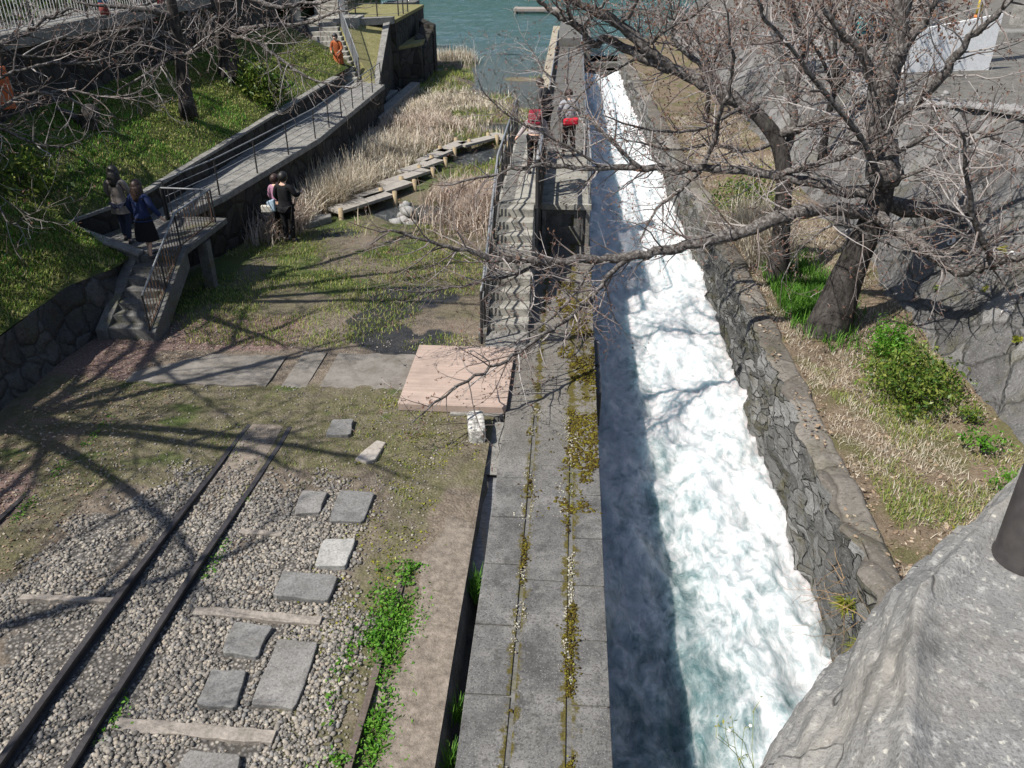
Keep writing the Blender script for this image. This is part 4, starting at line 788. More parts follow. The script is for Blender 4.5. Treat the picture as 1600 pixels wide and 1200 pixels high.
# right bank: the big tree leaning over the canal
T1 = [(4.95, 14.40, 0.04), (5.11, 14.50, 0.82), (5.26, 14.50, 1.56), (5.42, 14.55, 2.19), (5.46, 14.60, 2.78)]
limbs = [
 ([(5.40, 14.50, 2.20), (4.84, 14.40, 2.34), (4.27, 14.30, 2.33), (3.66, 14.20, 2.22), (3.07, 14.10, 2.00), (2.52, 14.00, 1.88), (1.97, 13.90, 1.77), (1.42, 13.80, 1.65), (0.86, 13.70, 1.59), (0.35, 13.50, 1.65), (-0.25, 13.30, 1.67), (-0.89, 13.10, 1.77), (-1.35, 12.90, 1.89), (-1.90, 12.70, 2.12), (-2.48, 12.50, 2.35), (-2.99, 12.30, 2.50)], .125, .012),
 ([(-0.35, 13.30, 1.66), (-0.89, 13.20, 1.45), (-1.31, 13.00, 1.42), (-1.83, 12.80, 1.38), (-2.35, 12.60, 1.33), (-2.84, 12.40, 1.46)], .03, .008),
 ([(1.14, 13.80, 1.60), (0.74, 13.30, 1.45), (0.53, 12.90, 1.26), (0.26, 12.50, 1.14), (-0.09, 12.10, 1.02), (-0.39, 11.80, 0.95), (-0.67, 11.40, 0.89), (-1.04, 11.00, 0.81), (-1.48, 10.60, 0.74), (-1.72, 10.30, 0.66), (-1.99, 9.90, 0.59), (-2.10, 9.80, 0.54)], .042, .007),
 ([(0.52, 13.50, 1.62), (0.20, 12.90, 1.31), (-0.10, 12.40, 1.11), (-0.55, 12.00, 0.94), (-0.89, 11.60, 0.84)], .025, .007),
 ([(5.38, 14.70, 2.58), (4.85, 14.90, 2.52), (4.32, 15.10, 2.64), (3.79, 15.30, 2.67), (3.08, 15.40, 2.74), (2.51, 15.50, 2.74), (1.82, 15.60, 2.71), (1.00, 15.70, 2.67), (0.15, 15.70, 2.66), (-0.69, 15.60, 2.67), (-1.46, 15.40, 2.56), (-2.23, 15.20, 2.41)], .10, .012),
 ([(3.79, 15.30, 2.67), (4.17, 15.00, 2.91), (4.56, 14.70, 3.10), (4.90, 14.40, 3.40), (5.18, 14.20, 3.73), (5.40, 14.00, 4.02)], .05, .012),
 ([(2.51, 15.50, 2.75), (2.62, 15.30, 3.32), (2.60, 15.00, 3.84), (2.68, 14.80, 4.25), (2.63, 14.60, 4.73), (2.51, 14.40, 5.08), (2.36, 14.20, 5.56)], .04, .012),
 ([(2.46, 15.50, 2.68), (2.03, 15.10, 2.40), (1.68, 14.80, 2.22), (1.46, 14.50, 1.98), (1.33, 14.20, 1.72)], .03, .008),
 ([(1.35, 15.60, 2.70), (0.85, 15.80, 3.09), (0.42, 16.00, 3.45), (-0.01, 16.20, 3.75), (-0.51, 16.40, 4.29), (-0.88, 16.60, 4.82)], .035, .008),
 ([(0.63, 15.70, 2.66), (0.14, 15.60, 3.00), (-0.46, 15.50, 3.31), (-1.04, 15.40, 3.61), (-1.49, 15.30, 4.01), (-1.65, 15.20, 4.35)], .025, .007),
 ([(5.40, 14.40, 2.23), (5.61, 14.00, 2.18), (5.82, 13.60, 2.06), (6.07, 13.20, 1.91), (6.37, 13.00, 1.81), (6.65, 12.80, 1.94), (6.85, 12.60, 2.15), (7.24, 12.30, 2.43)], .085, .04),
 ([(6.78, 12.80, 1.94), (6.26, 12.60, 2.63), (5.90, 12.40, 3.25), (5.63, 12.20, 3.76), (5.35, 12.00, 4.24)], .038, .014),
 ([(5.46, 14.40, 2.67), (4.80, 14.00, 3.56), (3.89, 13.60, 4.46), (3.24, 13.30, 5.09), (2.79, 13.10, 5.48), (2.54, 13.00, 5.84)], .045, .014),
 ([(5.29, 14.50, 3.13), (5.86, 14.20, 3.67), (6.26, 14.00, 3.80), (6.68, 13.80, 3.77), (7.13, 13.60, 3.56), (7.54, 13.50, 3.35)], .035, .012),
 ([(5.41, 14.50, 2.75), (5.89, 14.20, 3.11), (6.29, 13.90, 3.51), (6.64, 13.60, 3.93), (7.03, 13.40, 4.26)], .028, .012),
 ([(5.46, 14.60, 2.78), (5.35, 14.70, 3.35), (5.24, 14.80, 3.86), (5.23, 14.80, 4.38), (5.28, 14.80, 4.88), (5.25, 14.80, 5.36), (5.13, 14.80, 6.18)], .19, .10),
 ([(5.26, 14.70, 3.67), (5.61, 14.40, 4.15), (5.91, 14.20, 4.67), (6.05, 14.00, 5.17), (6.25, 13.80, 5.50), (6.46, 13.60, 5.86)], .065, .025),
 ([(5.27, 14.80, 3.86), (4.90, 14.70, 4.59), (4.57, 14.60, 4.94), (4.15, 14.50, 5.30), (3.81, 14.40, 5.66)], .065, .03),
 ([(5.28, 14.80, 4.88), (5.52, 14.60, 5.28), (5.62, 14.40, 5.76)], .07, .03),
 ([(5.39, 14.30, 2.24), (4.90, 13.80, 2.23), (4.35, 13.40, 2.38), (3.94, 13.10, 2.22), (3.64, 12.90, 1.91), (3.52, 12.80, 1.56)], .022, .006),
 ([(4.76, 13.70, 2.29), (5.20, 13.50, 2.11), (5.62, 13.30, 2.01), (6.04, 13.10, 2.09), (6.49, 12.90, 2.35)], .02, .007),
 ([(5.38, 14.70, 2.58), (5.92, 15.00, 2.27), (6.80, 15.40, 2.04), (7.62, 15.70, 1.99), (8.67, 16.00, 2.05)], .14, .05)]
tree('cherry_tree', 'big bare tree with a thick leaning trunk on the right bank', T1, [.42, .30, .25, .23, .2], limbs, 21, 'bare trees on the right bank', .105, 1.2, 2, .9, rmin=.0034, start=.08, budsize=.018)
T2 = [(4.56, 17.00, 0.03), (4.52, 17.05, 0.93), (4.46, 17.10, 1.74), (4.37, 17.10, 2.37), (4.14, 17.20, 2.94), (3.69, 17.30, 3.41)]
limbs = [
 ([(3.69, 17.30, 3.41), (3.16, 17.40, 3.70), (2.65, 17.50, 3.92), (2.00, 17.60, 4.17), (1.50, 17.60, 4.49), (1.00, 17.60, 4.93), (0.51, 17.50, 5.19), (0.05, 17.40, 5.40), (-0.44, 17.30, 5.64)], .115, .045),
 ([(1.97, 17.60, 4.16), (1.36, 17.70, 4.38), (0.78, 17.80, 4.67), (0.43, 17.70, 4.62), (0.17, 17.60, 4.86), (-0.19, 17.60, 5.06), (-0.46, 17.50, 5.24), (-0.71, 17.40, 5.47)], .075, .03),
 ([(0.20, 17.60, 4.83), (0.37, 17.50, 5.13), (0.60, 17.40, 5.37), (0.76, 17.30, 5.59)], .03, .015),
 ([(0.07, 17.60, 4.92), (-0.09, 17.50, 5.24), (-0.15, 17.40, 5.53)], .035, .015),
 ([(0.91, 17.60, 4.98), (1.10, 17.50, 5.21), (1.20, 17.40, 5.48)], .05, .02),
 ([(2.90, 17.50, 3.94), (2.52, 17.60, 4.30), (2.13, 17.70, 4.54), (1.97, 17.80, 4.77), (2.01, 17.90, 5.10), (2.12, 18.00, 5.44)], .05, .02),
 ([(1.40, 17.60, 4.55), (1.79, 17.40, 4.89), (2.23, 17.20, 5.17), (2.53, 17.00, 5.46)], .035, .015),
 ([(4.14, 17.20, 2.94), (4.65, 17.00, 3.24), (5.09, 16.90, 3.39), (5.43, 16.80, 3.65), (5.74, 16.70, 4.02)], .09, .02),
 ([(3.42, 17.30, 3.53), (2.87, 16.80, 3.32), (2.28, 16.40, 3.21), (1.69, 16.00, 3.29), (1.11, 15.60, 3.48), (0.57, 15.30, 3.70)], .035, .008),
 ([(4.13, 17.20, 2.82), (3.46, 16.90, 2.75), (2.76, 16.60, 2.93), (2.13, 16.40, 2.85), (1.49, 16.20, 3.00), (0.86, 16.00, 3.16)], .045, .008),
 ([(4.35, 17.10, 2.52), (4.47, 17.30, 3.24), (4.28, 17.50, 3.93), (4.04, 17.70, 4.50), (3.80, 17.90, 5.17)], .07, .02),
 ([(1.36, 17.70, 4.38), (0.85, 17.40, 4.15), (0.30, 17.10, 3.84), (-0.13, 16.80, 3.40), (-0.49, 16.60, 3.01)], .025, .007)]
tree('cherry_tree', 'thinner bare tree with a straight upright trunk behind the big leaning tree', T2, [.24, .19, .17, .165, .15, .13], limbs, 33, 'bare trees on the right bank', .115, 1.25, 2, .9, rmin=.0038, start=.08, budsize=.022)
for i, (p, h, lb) in enumerate((((7.0, 23.5, 1.0), 6.0, 'bare reddish budded tree on the slope just beyond the two nearer trunks'), ((7.4, 29, 1.2), 6.0, 'bare reddish budded tree farther up the right bank by the poles'), ((5.2, 33, 0.1), 5.5, 'farthest bare tree on the tan right bank above the weir'))):
    tk, tr_, L = wild(p, h, .095, 7, 3.0, 50+i); tree('cherry_tree', lb, tk, tr_, L, 60+i, 'bare trees on the right bank', .17, 1.2, 2, 1, rmin=.005, budsize=.045)
# left bank trees
Ta = [(-10.81, 27.20, 2.56), (-10.82, 27.20, 3.08), (-10.84, 27.20, 3.58), (-10.76, 27.10, 4.07), (-10.82, 27.00, 4.66), (-10.90, 27.00, 5.53)]
limbs = [
 ([(-10.81, 27.20, 3.73), (-10.05, 27.00, 3.85), (-9.26, 26.80, 3.97), (-8.20, 26.60, 4.03), (-7.13, 26.40, 4.34), (-6.30, 26.20, 4.53)], .07, .014),
 ([(-10.79, 27.10, 3.65), (-9.81, 26.50, 3.60), (-8.91, 26.00, 3.25), (-8.03, 25.50, 2.79), (-7.20, 25.20, 2.57), (-6.49, 25.00, 2.49), (-6.05, 24.90, 2.67)], .055, .010),
 ([(-10.76, 27.00, 4.30), (-11.03, 26.30, 3.97), (-10.88, 25.80, 3.35), (-10.50, 25.50, 2.94)], .05, .012),
 ([(-10.79, 27.00, 4.57), (-11.47, 26.50, 4.37), (-11.91, 26.00, 3.85), (-12.08, 25.70, 3.35)], .06, .012),
 ([(-10.82, 27.00, 4.66), (-9.86, 26.60, 4.78), (-8.78, 26.20, 4.55), (-7.94, 26.00, 4.66), (-6.93, 25.80, 4.76)], .08, .02),
 ([(-8.91, 26.00, 3.25), (-8.60, 25.70, 2.66), (-8.38, 25.50, 2.33)], .03, .01),
 ([(-10.88, 27.00, 5.18), (-11.49, 26.40, 5.04), (-12.35, 26.00, 4.72), (-13.01, 25.60, 4.41), (-13.49, 25.30, 4.17)], .07, .015)]
tree('cherry_tree', 'gnarled bare tree with a pale lit trunk beside the dark bush on the lawn', Ta, [.42, .33, .29, .28, .24, .2], limbs, 71, 'bare trees on the left bank', .17, 1.4, 2, .3, rmin=.005)
Tb = [(-10.29, 22.40, 2.47), (-10.25, 22.40, 3.12), (-10.21, 22.40, 3.66), (-10.19, 22.40, 4.09), (-10.14, 22.30, 4.64), (-10.14, 22.30, 5.44)]
limbs = [
 ([(-10.20, 22.40, 3.86), (-10.51, 21.80, 3.55), (-10.94, 21.30, 3.24), (-11.57, 20.90, 2.91)], .05, .01),
 ([(-10.19, 22.40, 4.09), (-10.53, 22.00, 4.29), (-10.98, 21.60, 4.40), (-11.58, 21.30, 4.35), (-12.28, 21.00, 4.16)], .07, .012),
 ([(-10.23, 22.40, 3.63), (-9.52, 22.00, 3.92), (-9.00, 21.70, 4.26), (-8.64, 21.50, 4.50)], .04, .01),
 ([(-10.14, 22.30, 4.64), (-10.62, 21.90, 4.82), (-11.27, 21.60, 4.91), (-12.06, 21.30, 5.00)], .08, .015),
 ([(-10.20, 22.40, 3.97), (-10.47, 22.00, 3.76), (-10.68, 21.70, 3.75), (-10.90, 21.40, 3.60)], .04, .01)]
tree('cherry_tree', 'dark slender bare trunk rising from the middle of the sloping lawn', Tb, [.20, .165, .15, .14, .13, .12], limbs, 72, 'bare trees on the left bank', .16, 1.4, 2, .3, rmin=.0048)
Tc = [(-12.90, 27.60, 4.05), (-13.11, 27.60, 4.34), (-13.34, 27.60, 4.69), (-13.67, 27.60, 5.32)]
tree('cherry_tree', 'leaning bare trunk growing out of the bank edge at the upper left road', Tc, [.3, .26, .24, .2], [([(-13.21, 27.60, 4.51), (-13.61, 27.00, 4.73), (-14.40, 26.50, 4.59), (-15.21, 26.00, 4.27)], .08, .015), ([(-13.34, 27.60, 4.69), (-12.48, 27.20, 4.81), (-11.55, 26.80, 4.58)], .08, .015)], 73, 'bare trees on the left bank', .34, 1.3, 2, .3, rmin=.0048)
Td = [(-12.0, 13.2, 2.3), (-11.8, 13.3, 3.2), (-11.7, 13.5, 3.8), (-11.6, 13.6, 4.4)]
limbs = [
 ([(-11.70, 14.20, 3.65), (-10.77, 14.60, 4.08), (-10.25, 15.00, 4.27), (-9.98, 15.20, 4.37), (-9.59, 15.40, 4.45), (-9.03, 15.70, 4.44), (-8.68, 16.00, 4.49), (-8.29, 16.30, 4.68), (-7.98, 16.50, 4.78)], .034, .008),
 ([(-11.78, 14.20, 3.42), (-10.86, 14.50, 3.60), (-10.27, 14.80, 3.79), (-9.99, 15.00, 3.94), (-9.67, 15.10, 4.00), (-9.26, 15.20, 3.93), (-9.01, 15.30, 3.69), (-8.88, 15.40, 3.44)], .038, .009),
 ([(-9.67, 15.10, 4.00), (-9.18, 15.30, 4.00), (-8.58, 15.50, 3.87), (-8.06, 15.60, 3.94), (-7.69, 15.70, 4.15)], .025, .008),
 ([(-11.45, 13.90, 3.71), (-10.47, 14.00, 3.76), (-9.90, 14.10, 3.58), (-9.67, 14.20, 3.40), (-9.35, 14.20, 3.29), (-8.95, 14.30, 3.24), (-8.61, 14.40, 3.37)], .03, .008),
 ([(-11.82, 14.50, 3.92), (-11.68, 16.50, 4.40), (-11.12, 17.00, 4.67), (-10.78, 17.30, 4.88), (-10.36, 17.50, 5.12), (-10.06, 17.60, 5.18)], .06, .015),
 ([(-12.06, 15.00, 4.27), (-11.09, 16.00, 4.81), (-10.75, 16.30, 4.49), (-10.17, 16.60, 4.42), (-9.52, 16.90, 4.54), (-8.94, 17.20, 4.87)], .035, .008),
 ([(-11.28, 13.50, 3.37), (-10.17, 13.60, 3.15), (-9.64, 13.20, 2.21), (-9.13, 13.00, 2.37), (-8.68, 12.90, 2.55)], .015, .006)]
rn = random.Random(9)
tk, tr_, L = wild((-12.0, 13.2, 2.6), 5.2, .22, 6, 3.8, 91, (.1, .1), .45)
L = [l for l in L if max((Vector(p).x+.69*(Vector(p).y-0)) for p in l[0]) < 0.4]
tree('cherry_tree', 'bare tree reaching in from the left edge with pale lichened limbs', Td, [.3, .24, .22, .22], limbs+L, 74, 'bare trees on the left bank', .17, 1.2, 2, .35, rmin=.0045)
for i, (p, h, s_) in enumerate((((-12.6, 8.0, 2.3), 9.5, 5.4), ((-12.4, 2.5, 2.0), 9.0, 5.0), ((-12.9, 12.6, 2.6), 10.0, 6.3))):
    tk, tr_, L = wild(p, h, .20, 9, s_, 101+i, (.25, .0), .5); L = [(q_, a_, c_) for q_, a_, c_ in L if max((6.7-v[2])-.085*math.hypot(v[0], v[1]) if v[0] > -.66*v[1]-.2 else -1 for v in q_[2:]) < 0]; tree('cherry_tree', ('bare tree outside the left edge throwing branch shadows over the gravel', 'bare tree outside the lower left corner throwing branch shadows over the rails', 'tall bare tree outside the left edge arching over the stone stairs')[i], tk, tr_, L, 111+i, 'bare trees on the left bank', .30, 1.6, 2, 0, rmin=.009)
# stump on the lawn
t = empty('tree_stump', (-11.3, 19.2, 2.45), 0, 'short broken tree stump lying low on the lawn at left', 'stump')
MB().tube([(-.25, .1, -.25), (-.05, .03, .1), (.15, -.02, .38), (.22, -.05, .5)], [.30, .24, .21, .17], 12).build('trunk', m_bark, t, True)
MB().tube([(-.05, .0, .15), (-.35, -.1, .4), (-.6, -.1, .5)], [.1, .07, .04], 8).build('limb', m_limb, t, True)

# ================================================================ PLANTS
rg = np.random.default_rng(23)
shrub('evergreen_bush', 'dense dark evergreen bush beside the gnarled tree on the lawn', 'bush', (-9.95, 27.0, 1.7), (.78, .95, 1.05), 3600, .075, m_leaf, rg)
shrub('evergreen_bush', 'yellow green bush at the left edge of the lawn mound', 'bush', (-10.9, 15.6, 2.0), (.85, .8, .65), 1800, .05, m_leaf, rg)
shrub('evergreen_tree', 'dark evergreen outside the left edge shading the lawn mound', 'tree', (-12.5, 12.3, 2.6), (.8, .75, 2.0), 2600, .09, m_leafdark, rg)
shrub('leafy_bush', 'large yellow green leafy bush on the right terrace below the big tree', 'bush', (5.55, 11.9, .1), (.72, .85, .72), 5200, .036, m_leaf, rg, lump=.26, stems=12)
shrub('leafy_bush', 'bright green ferny plant at the foot of the big leaning trunk', 'bush', (5.75, 13.4, .1), (.42, .42, .5), 2400, .03, m_leafbright, rg, lump=.28)
shrub('leafy_bush', 'green bush behind dry grass on the far part of the right terrace', 'bush', (4.75, 21.6, .05), (.95, 1.0, .85), 3600, .05, m_leaf, rg, lump=.3)
for i, (p, r, lb) in enumerate((((6.0, 10.2, .2), (.28, .3, .22), 'small bright weed at the foot of the revetment, upper one'), ((6.1, 9.35, .15), (.3, .3, .25), 'small bright weed at the foot of the revetment beside the granite'), ((5.2, 8.35, .0), (.28, .25, .28), 'yellow green weed on the terrace just above the granite coping'), ((6.05, 11.0, .2), (.25, .25, .25), 'small weed at the revetment foot beside the large bush'))):
    shrub('weed_plant', lb, 'plant', p, r, 420, .03, (m_leafbright, m_leafbright, m_leafyellow, m_leaf)[i], rg, 'weeds on the right terrace', stems=4)
for i, (p, lb) in enumerate((((7.05, 12.0, 1.0), 'tuft of yellow green leaves low on the revetment'), ((7.2, 13.6, 1.2), 'tuft of yellow green leaves in the middle of the revetment'), ((7.6, 14.2, 1.7), 'tuft of yellow green leaves high on the revetment'), ((6.9, 14.6, .75), 'dark green tuft in the shadow on the revetment'))):
    shrub('wall_plant', lb, 'plant', p, (.10, .12, .12), 60, .04, m_leafyellow if i < 3 else m_leaf, rg, 'plants growing in the revetment', stems=2)
# plants hanging on the canal wall near the granite
for i, (p, lb) in enumerate((((3.5, 7.55, -.45), 'yellow fern on the canal wall, upper one near the granite'), ((3.52, 6.95, -.55), 'yellow fern on the canal wall, lower one near the granite'))):
    root = empty('wall_fern', p, 0, lb, 'plant', 'ferns on the canal wall'); n = 90
    blades('fronds', rg.normal(scale=.03, size=(n, 3)), rg.uniform(.14, .28, n), m_leafyellow, root, rg, .009, 1.2, (-.4, 0), 1.0)
root = empty('dry_vine', (3.45, 7.3, -.6), 0, 'tangle of dry brown stems hanging on the canal wall by the granite', 'plant'); tw = Tw(random.Random(4), 0, rmin=.003, up=-.05)
for k in range(16): tw.grow(Vector((rr(-.05, .1), rr(-.5, .9), rr(.1, .6))), Vector((rr(-.8, .1), rr(-.5, .5), rr(-.6, .5))), rr(.3, .8), .006, 1)
tw.m.build('stems', plain('dry_stem', (.20, .13, .07), (.34, .23, .13)), root)
root = empty('flowering_weed', (0.52, 1.44, 4.74), 0, 'spindly weed with small white flowers growing from the granite edge', 'plant'); tw = Tw(random.Random(8), .9, .04, .0012, .05)
for k in range(5): tw.grow(Vector((rr(-.03, .03), rr(-.03, .03), 0)), Vector((rr(-.5, .1), rr(0, .5), .8)), rr(.10, .19), .0015, 1)
tw.m.build('stems', plain('green_stem', (.10, .13, .03), (.2, .22, .07)), root); leaves('leaves', np.array(tw.b+tw.b)+rg.normal(scale=.006, size=(2*len(tw.b), 3)), .005, m_leafyellow, root, rg)
q = MB(); [q.ell(p, (.005, .005, .003), 6, 4) for p in tw.b[::6]]; q.build('flowers', m_white, root)

def stuff(o, label=None, cat=None): return tag(o, label, cat, None, 'stuff')
# lawn grass
def on(fn, x, y): return np.stack([x, y, fn(x, y)], 1)
n = 84000; y = np.concatenate([rg.uniform(8, 15.05, n//2), rg.uniform(15.2, 36, n-n//2)]); xe = xedge(y); x = xe-.03-(xe+12.2)*rg.random(n)**.8
k = fbm(x*1.3, y*1.3, 3, 301) > rg.uniform(.18, .52, n)-.2*(y < 15.1); x, y = x[k], y[k]
P = on(zbank, x, y); stuff(blades('lawn_grass', P, rg.uniform(.03, .09, len(x)), m_blade, None, rg, .011, 1.3), 'patchy green lawn grass on the left bank', 'grass')
n = 16000; y = rg.uniform(11, 30, n); xe = xedge(y); x = xe-.03-(xe+12.2)*rg.random(n); k = fbm(x*.7, y*.7, 3, 305) > .56; x, y = x[k], y[k]
stuff(blades('fresh_grass', on(zbank, x, y), rg.uniform(.05, .13, len(x)), m_bladegreen, None, rg, .011, 1.0), 'fresher bright green grass patches on the left bank', 'grass')
# thin grass on the track bed and marsh edge
n = 52000; x, y = scatter(rg, n, -8.3, -1.6, 13.3, 24); k = fbm(x*.9, y*.9, 4, 33) > rg.uniform(.42, .66, n); x, y = x[k], y[k]; z = ghgt(x, y); k = z > -.57
stuff(blades('meadow_grass', np.stack([x, y, z], 1)[k], rg.uniform(.03, .09, k.sum()), m_blade, None, rg, .007, 1.0), 'thin grass on the damp flat ground beyond the crossing', 'grass')
n = 9000; x, y = scatter(rg, n, -7.2, -1.5, 8.4, 11.8); k = fbm(x*1.2, y*1.2, 4, 35) > rg.uniform(.5, .7, n); x, y = x[k], y[k]
stuff(blades('moss_grass', on(ghgt, x, y), rg.uniform(.015, .05, len(x)), m_blade, None, rg, .005, 1.2), 'low mossy grass between the rails and the crossing', 'grass')
# green weeds along the rail by the walkway and beside the black rails
n = 9000; y = rg.uniform(4.2, 7.5, n); x = -1.84+.03*(y-5)+rg.normal(scale=.155, size=n)+.07*np.sin(y*4); k = fbm(x*2.6, y*2.2, 4, 40) > rg.uniform(.32, .56, n); x, y = x[k], y[k]
stuff(leaves('rail_weeds', np.stack([x, y, ghgt(x, y)+.02+.12*rg.random(len(x))*np.exp(-((x+1.9)/.22)**2)], 1), .021, m_leafbright, None, rg, .3, .6), 'bright green weeds covering the rail nearest the walkway', 'weeds')
n = 2600; y = rg.uniform(4.4, 11, n); x = np.where(rg.random(n) < .5, -4.27+.035*np.clip(y-4, 0, 6), -7.05)+.07+rg.normal(scale=.05, size=n); k = fbm(x*2, y*2.2, 3, 42) > .52; x, y = x[k], y[k]
stuff(leaves('track_weeds', np.stack([x, y, ghgt(x, y)+.02+.03*rg.random(len(x))], 1), .016, m_leafbright, None, rg, .3, .6), 'small green weeds along the sides of the rails', 'weeds')
n = 4200; x, y = scatter(rg, n, -2.9, -1.15, 6.0, 11.5); k = fbm(x*3, y*3, 3, 44) > .52; x, y = x[k], y[k]
stuff(leaves('ground_weeds', np.stack([x, y, ghgt(x, y)+.015], 1), .016, m_leafyellow, None, rg, .5, .6), 'scattered weeds on the soil strip beside the gutter', 'weeds')
n = 240; y = rg.choice([5.05, 5.6, 7.35, 7.5], n)+rg.normal(scale=.05, size=n); P = np.stack([-.93+rg.normal(scale=.03, size=n), y, -.35+0*y], 1)
stuff(blades('gutter_grass', P, rg.uniform(.15, .32, n), m_bladegreen, None, rg, .006, .7), 'tufts of green grass standing in the gutter', 'grass')
# reeds
def onwalk(x, y):
    m = np.zeros(len(x), bool)
    for q in bw:
        a = np.array([(q[0][0]+q[3][0])/2, (q[0][1]+q[3][1])/2]); c_ = np.array([(q[1][0]+q[2][0])/2, (q[1][1]+q[2][1])/2]); d = c_-a; t = np.clip(((x-a[0])*d[0]+(y-a[1])*d[1])/(d@d), 0, 1)
        m |= np.hypot(x-a[0]-t*d[0], y-a[1]-t*d[1]) < .36
        m |= (np.abs(x-a[0]-t*d[0]-.15) < .5) & (y < a[1]+t*d[1]) & (y > a[1]+t*d[1]-1.5)
    return m
def reeds(nm, lb, cx, cy, sx, sy, n, h, mat, wdt=.012, thr=.42, lean=.8, seed=0):
    x = cx+rg.normal(size=n)*sx; y = cy+rg.normal(size=n)*sy; k = (fbm(x*1.1+seed, y*1.1, 3, 50) > rg.uniform(thr-.15, thr+.12, n)) & (x < -1.6) & (x > -8.3) & ~onwalk(x, y); x, y = x[k], y[k]; z = ghgt(x, y); k = z > -.66; x, y, z = x[k], y[k], z[k]
    return stuff(blades(nm, np.stack([x, y, z], 1), h*rg.uniform(.4, 1.1, len(x))*(.75+.6*fbm(x*.9, y*.9, 2, 51)), mat, None, rg, wdt, lean, (rg.normal()*.1, rg.normal()*.1), .55), lb, 'reeds')
reeds('dry_reeds', 'pale dry reeds behind the couple, left of the boardwalk', -6.9, 23.9, .62, 1.1, 8500, .95, m_dryblade, .012, .36)
reeds('dry_reeds', 'russet dry bush of stems just left of the couple', -7.7, 21.0, .30, .6, 3200, .85, m_reddry, .009, .34)
reeds('dry_reeds', 'thick dry russet reeds between boardwalk and walkway stairs', -2.75, 23.0, .55, 1.0, 10500, .75, m_reddry, .012, .34)
reeds('dry_reeds', 'tan reeds beyond the first boardwalk spans', -6.6, 28.0, .75, 1.9, 8000, .65, m_dryblade, .013, .42)
reeds('dry_reeds', 'broad pale reed bed in the middle of the marsh', -5.6, 36.4, 1.4, 2.1, 12000, .42, m_dryblade, .015, .44)
reeds('dry_reeds', 'russet reed bed beyond the boardwalk', -6.1, 32.5, 1.2, 1.8, 7000, .5, m_reddry, .014, .46)
reeds('dry_reeds', 'thin reeds standing in the shallow edge of the basin', -6.5, 53.2, 1.4, 1.2, 2600, .85, m_dryblade, .016, .30)
reeds('dry_reeds', 'line of sparse reeds in the basin water', -4.2, 54.3, 1.3, .35, 700, .8, m_dryblade, .014, .2)
x, y = scatter(rg, 26000, -8.2, -1.6, 24, 50.5); k = fbm(x*.7, y*.7, 4, 61) > rg.uniform(.42, .6, len(x)); x, y = x[k], y[k]; z = ghgt(x, y); k = z > -.6
stuff(blades('marsh_grass', np.stack([x, y, z], 1)[k], rg.uniform(.08, .28, k.sum()), m_blade, None, rg, .013, 1.0), 'olive grass on the marsh floor', 'grass')
# right terrace dry grass and litter
tz = lambda x, y: -.02+.06*((x-xr(y)-.33)/(6.7-xr(y)-.33))+.22*sst(.6, 1, (x-xr(y)-.33)/(6.7-xr(y)-.33))+(fbm(x*1.5, y*1.5, 4, 12)-.5)*.14*(.25+(x-xr(y)-.33)/(6.7-xr(y)-.33))
n = 60000; x, y = scatter(rg, n, 4.1, 6.45, 6.8, 34); y = 6.8+(y-6.8)**1.0; k = fbm(x*1.2, y*1.2, 4, 70) > rg.uniform(.4, .62, n); x, y = x[k], y[k]
stuff(blades('terrace_grass', on(tz, x, y), rg.uniform(.03, .13, len(x))*(.5+fbm(x*2, y*2, 2, 500)), m_dryblade, None, rg, .004, 2.0), 'dry straw grass over the right terrace', 'grass')
n = 26000; x, y = scatter(rg, n, 4.3, 6.4, 7.2, 13.5); k = fbm(x*1.1, y*1.1, 4, 72) > rg.uniform(.46, .66, n); x, y = x[k], y[k]
stuff(blades('terrace_green', on(tz, x, y), rg.uniform(.03, .12, len(x))*(.5+fbm(x*2, y*2, 2, 501)), m_blade, None, rg, .0045, 1.5), 'thin green grass over the near right terrace', 'grass')
n = 9000; x = 4.95+rg.normal(size=n)*.33; y = 16.1+rg.normal(size=n)*.95; k = (fbm(x*1.6, y*1.6, 3, 74) > .40) & (x > 4.3); x, y = x[k], y[k]
stuff(blades('lush_grass', on(tz, x, y), rg.uniform(.12, .32, len(x)), m_bladegreen, None, rg, .009, .8), 'lush green grass between the two trunks on the right terrace', 'grass')
n = 2400; x = 4.6+rg.normal(size=n)*.3; y = 19.2+rg.normal(size=n)*.8; k = x > 4.05
stuff(blades('tall_dry_grass', on(tz, x[k], y[k]), rg.uniform(.5, 1.1, k.sum()), m_dryblade, None, rg, .009, .5, (-.1, -.1), .4), 'tall dry golden grass beside the far bush', 'grass')
n = 15000; x, y = scatter(rg, n, 3.7, 6.55, 6.8, 34); k = fbm(x*1.6, y*1.6, 3, 76) > .42; x, y = x[k], y[k]
stuff(leaves('leaf_litter', np.stack([x, y, np.where(x < 4.1, .06, tz(x, y)+.012)], 1), .028, m_litter, None, rg, .8, .55), 'brown fallen leaves on the right terrace', 'leaves')
n = 3200; x, y = scatter(rg, n, -8.4, -6.2, 7, 14.2); z = ghgt(x, y)
stuff(leaves('fallen_leaves', np.stack([x, y, z+.012], 1), .022, m_litter, None, rg, .85, .55), 'fallen leaf bits on the reddish soil at left', 'leaves')
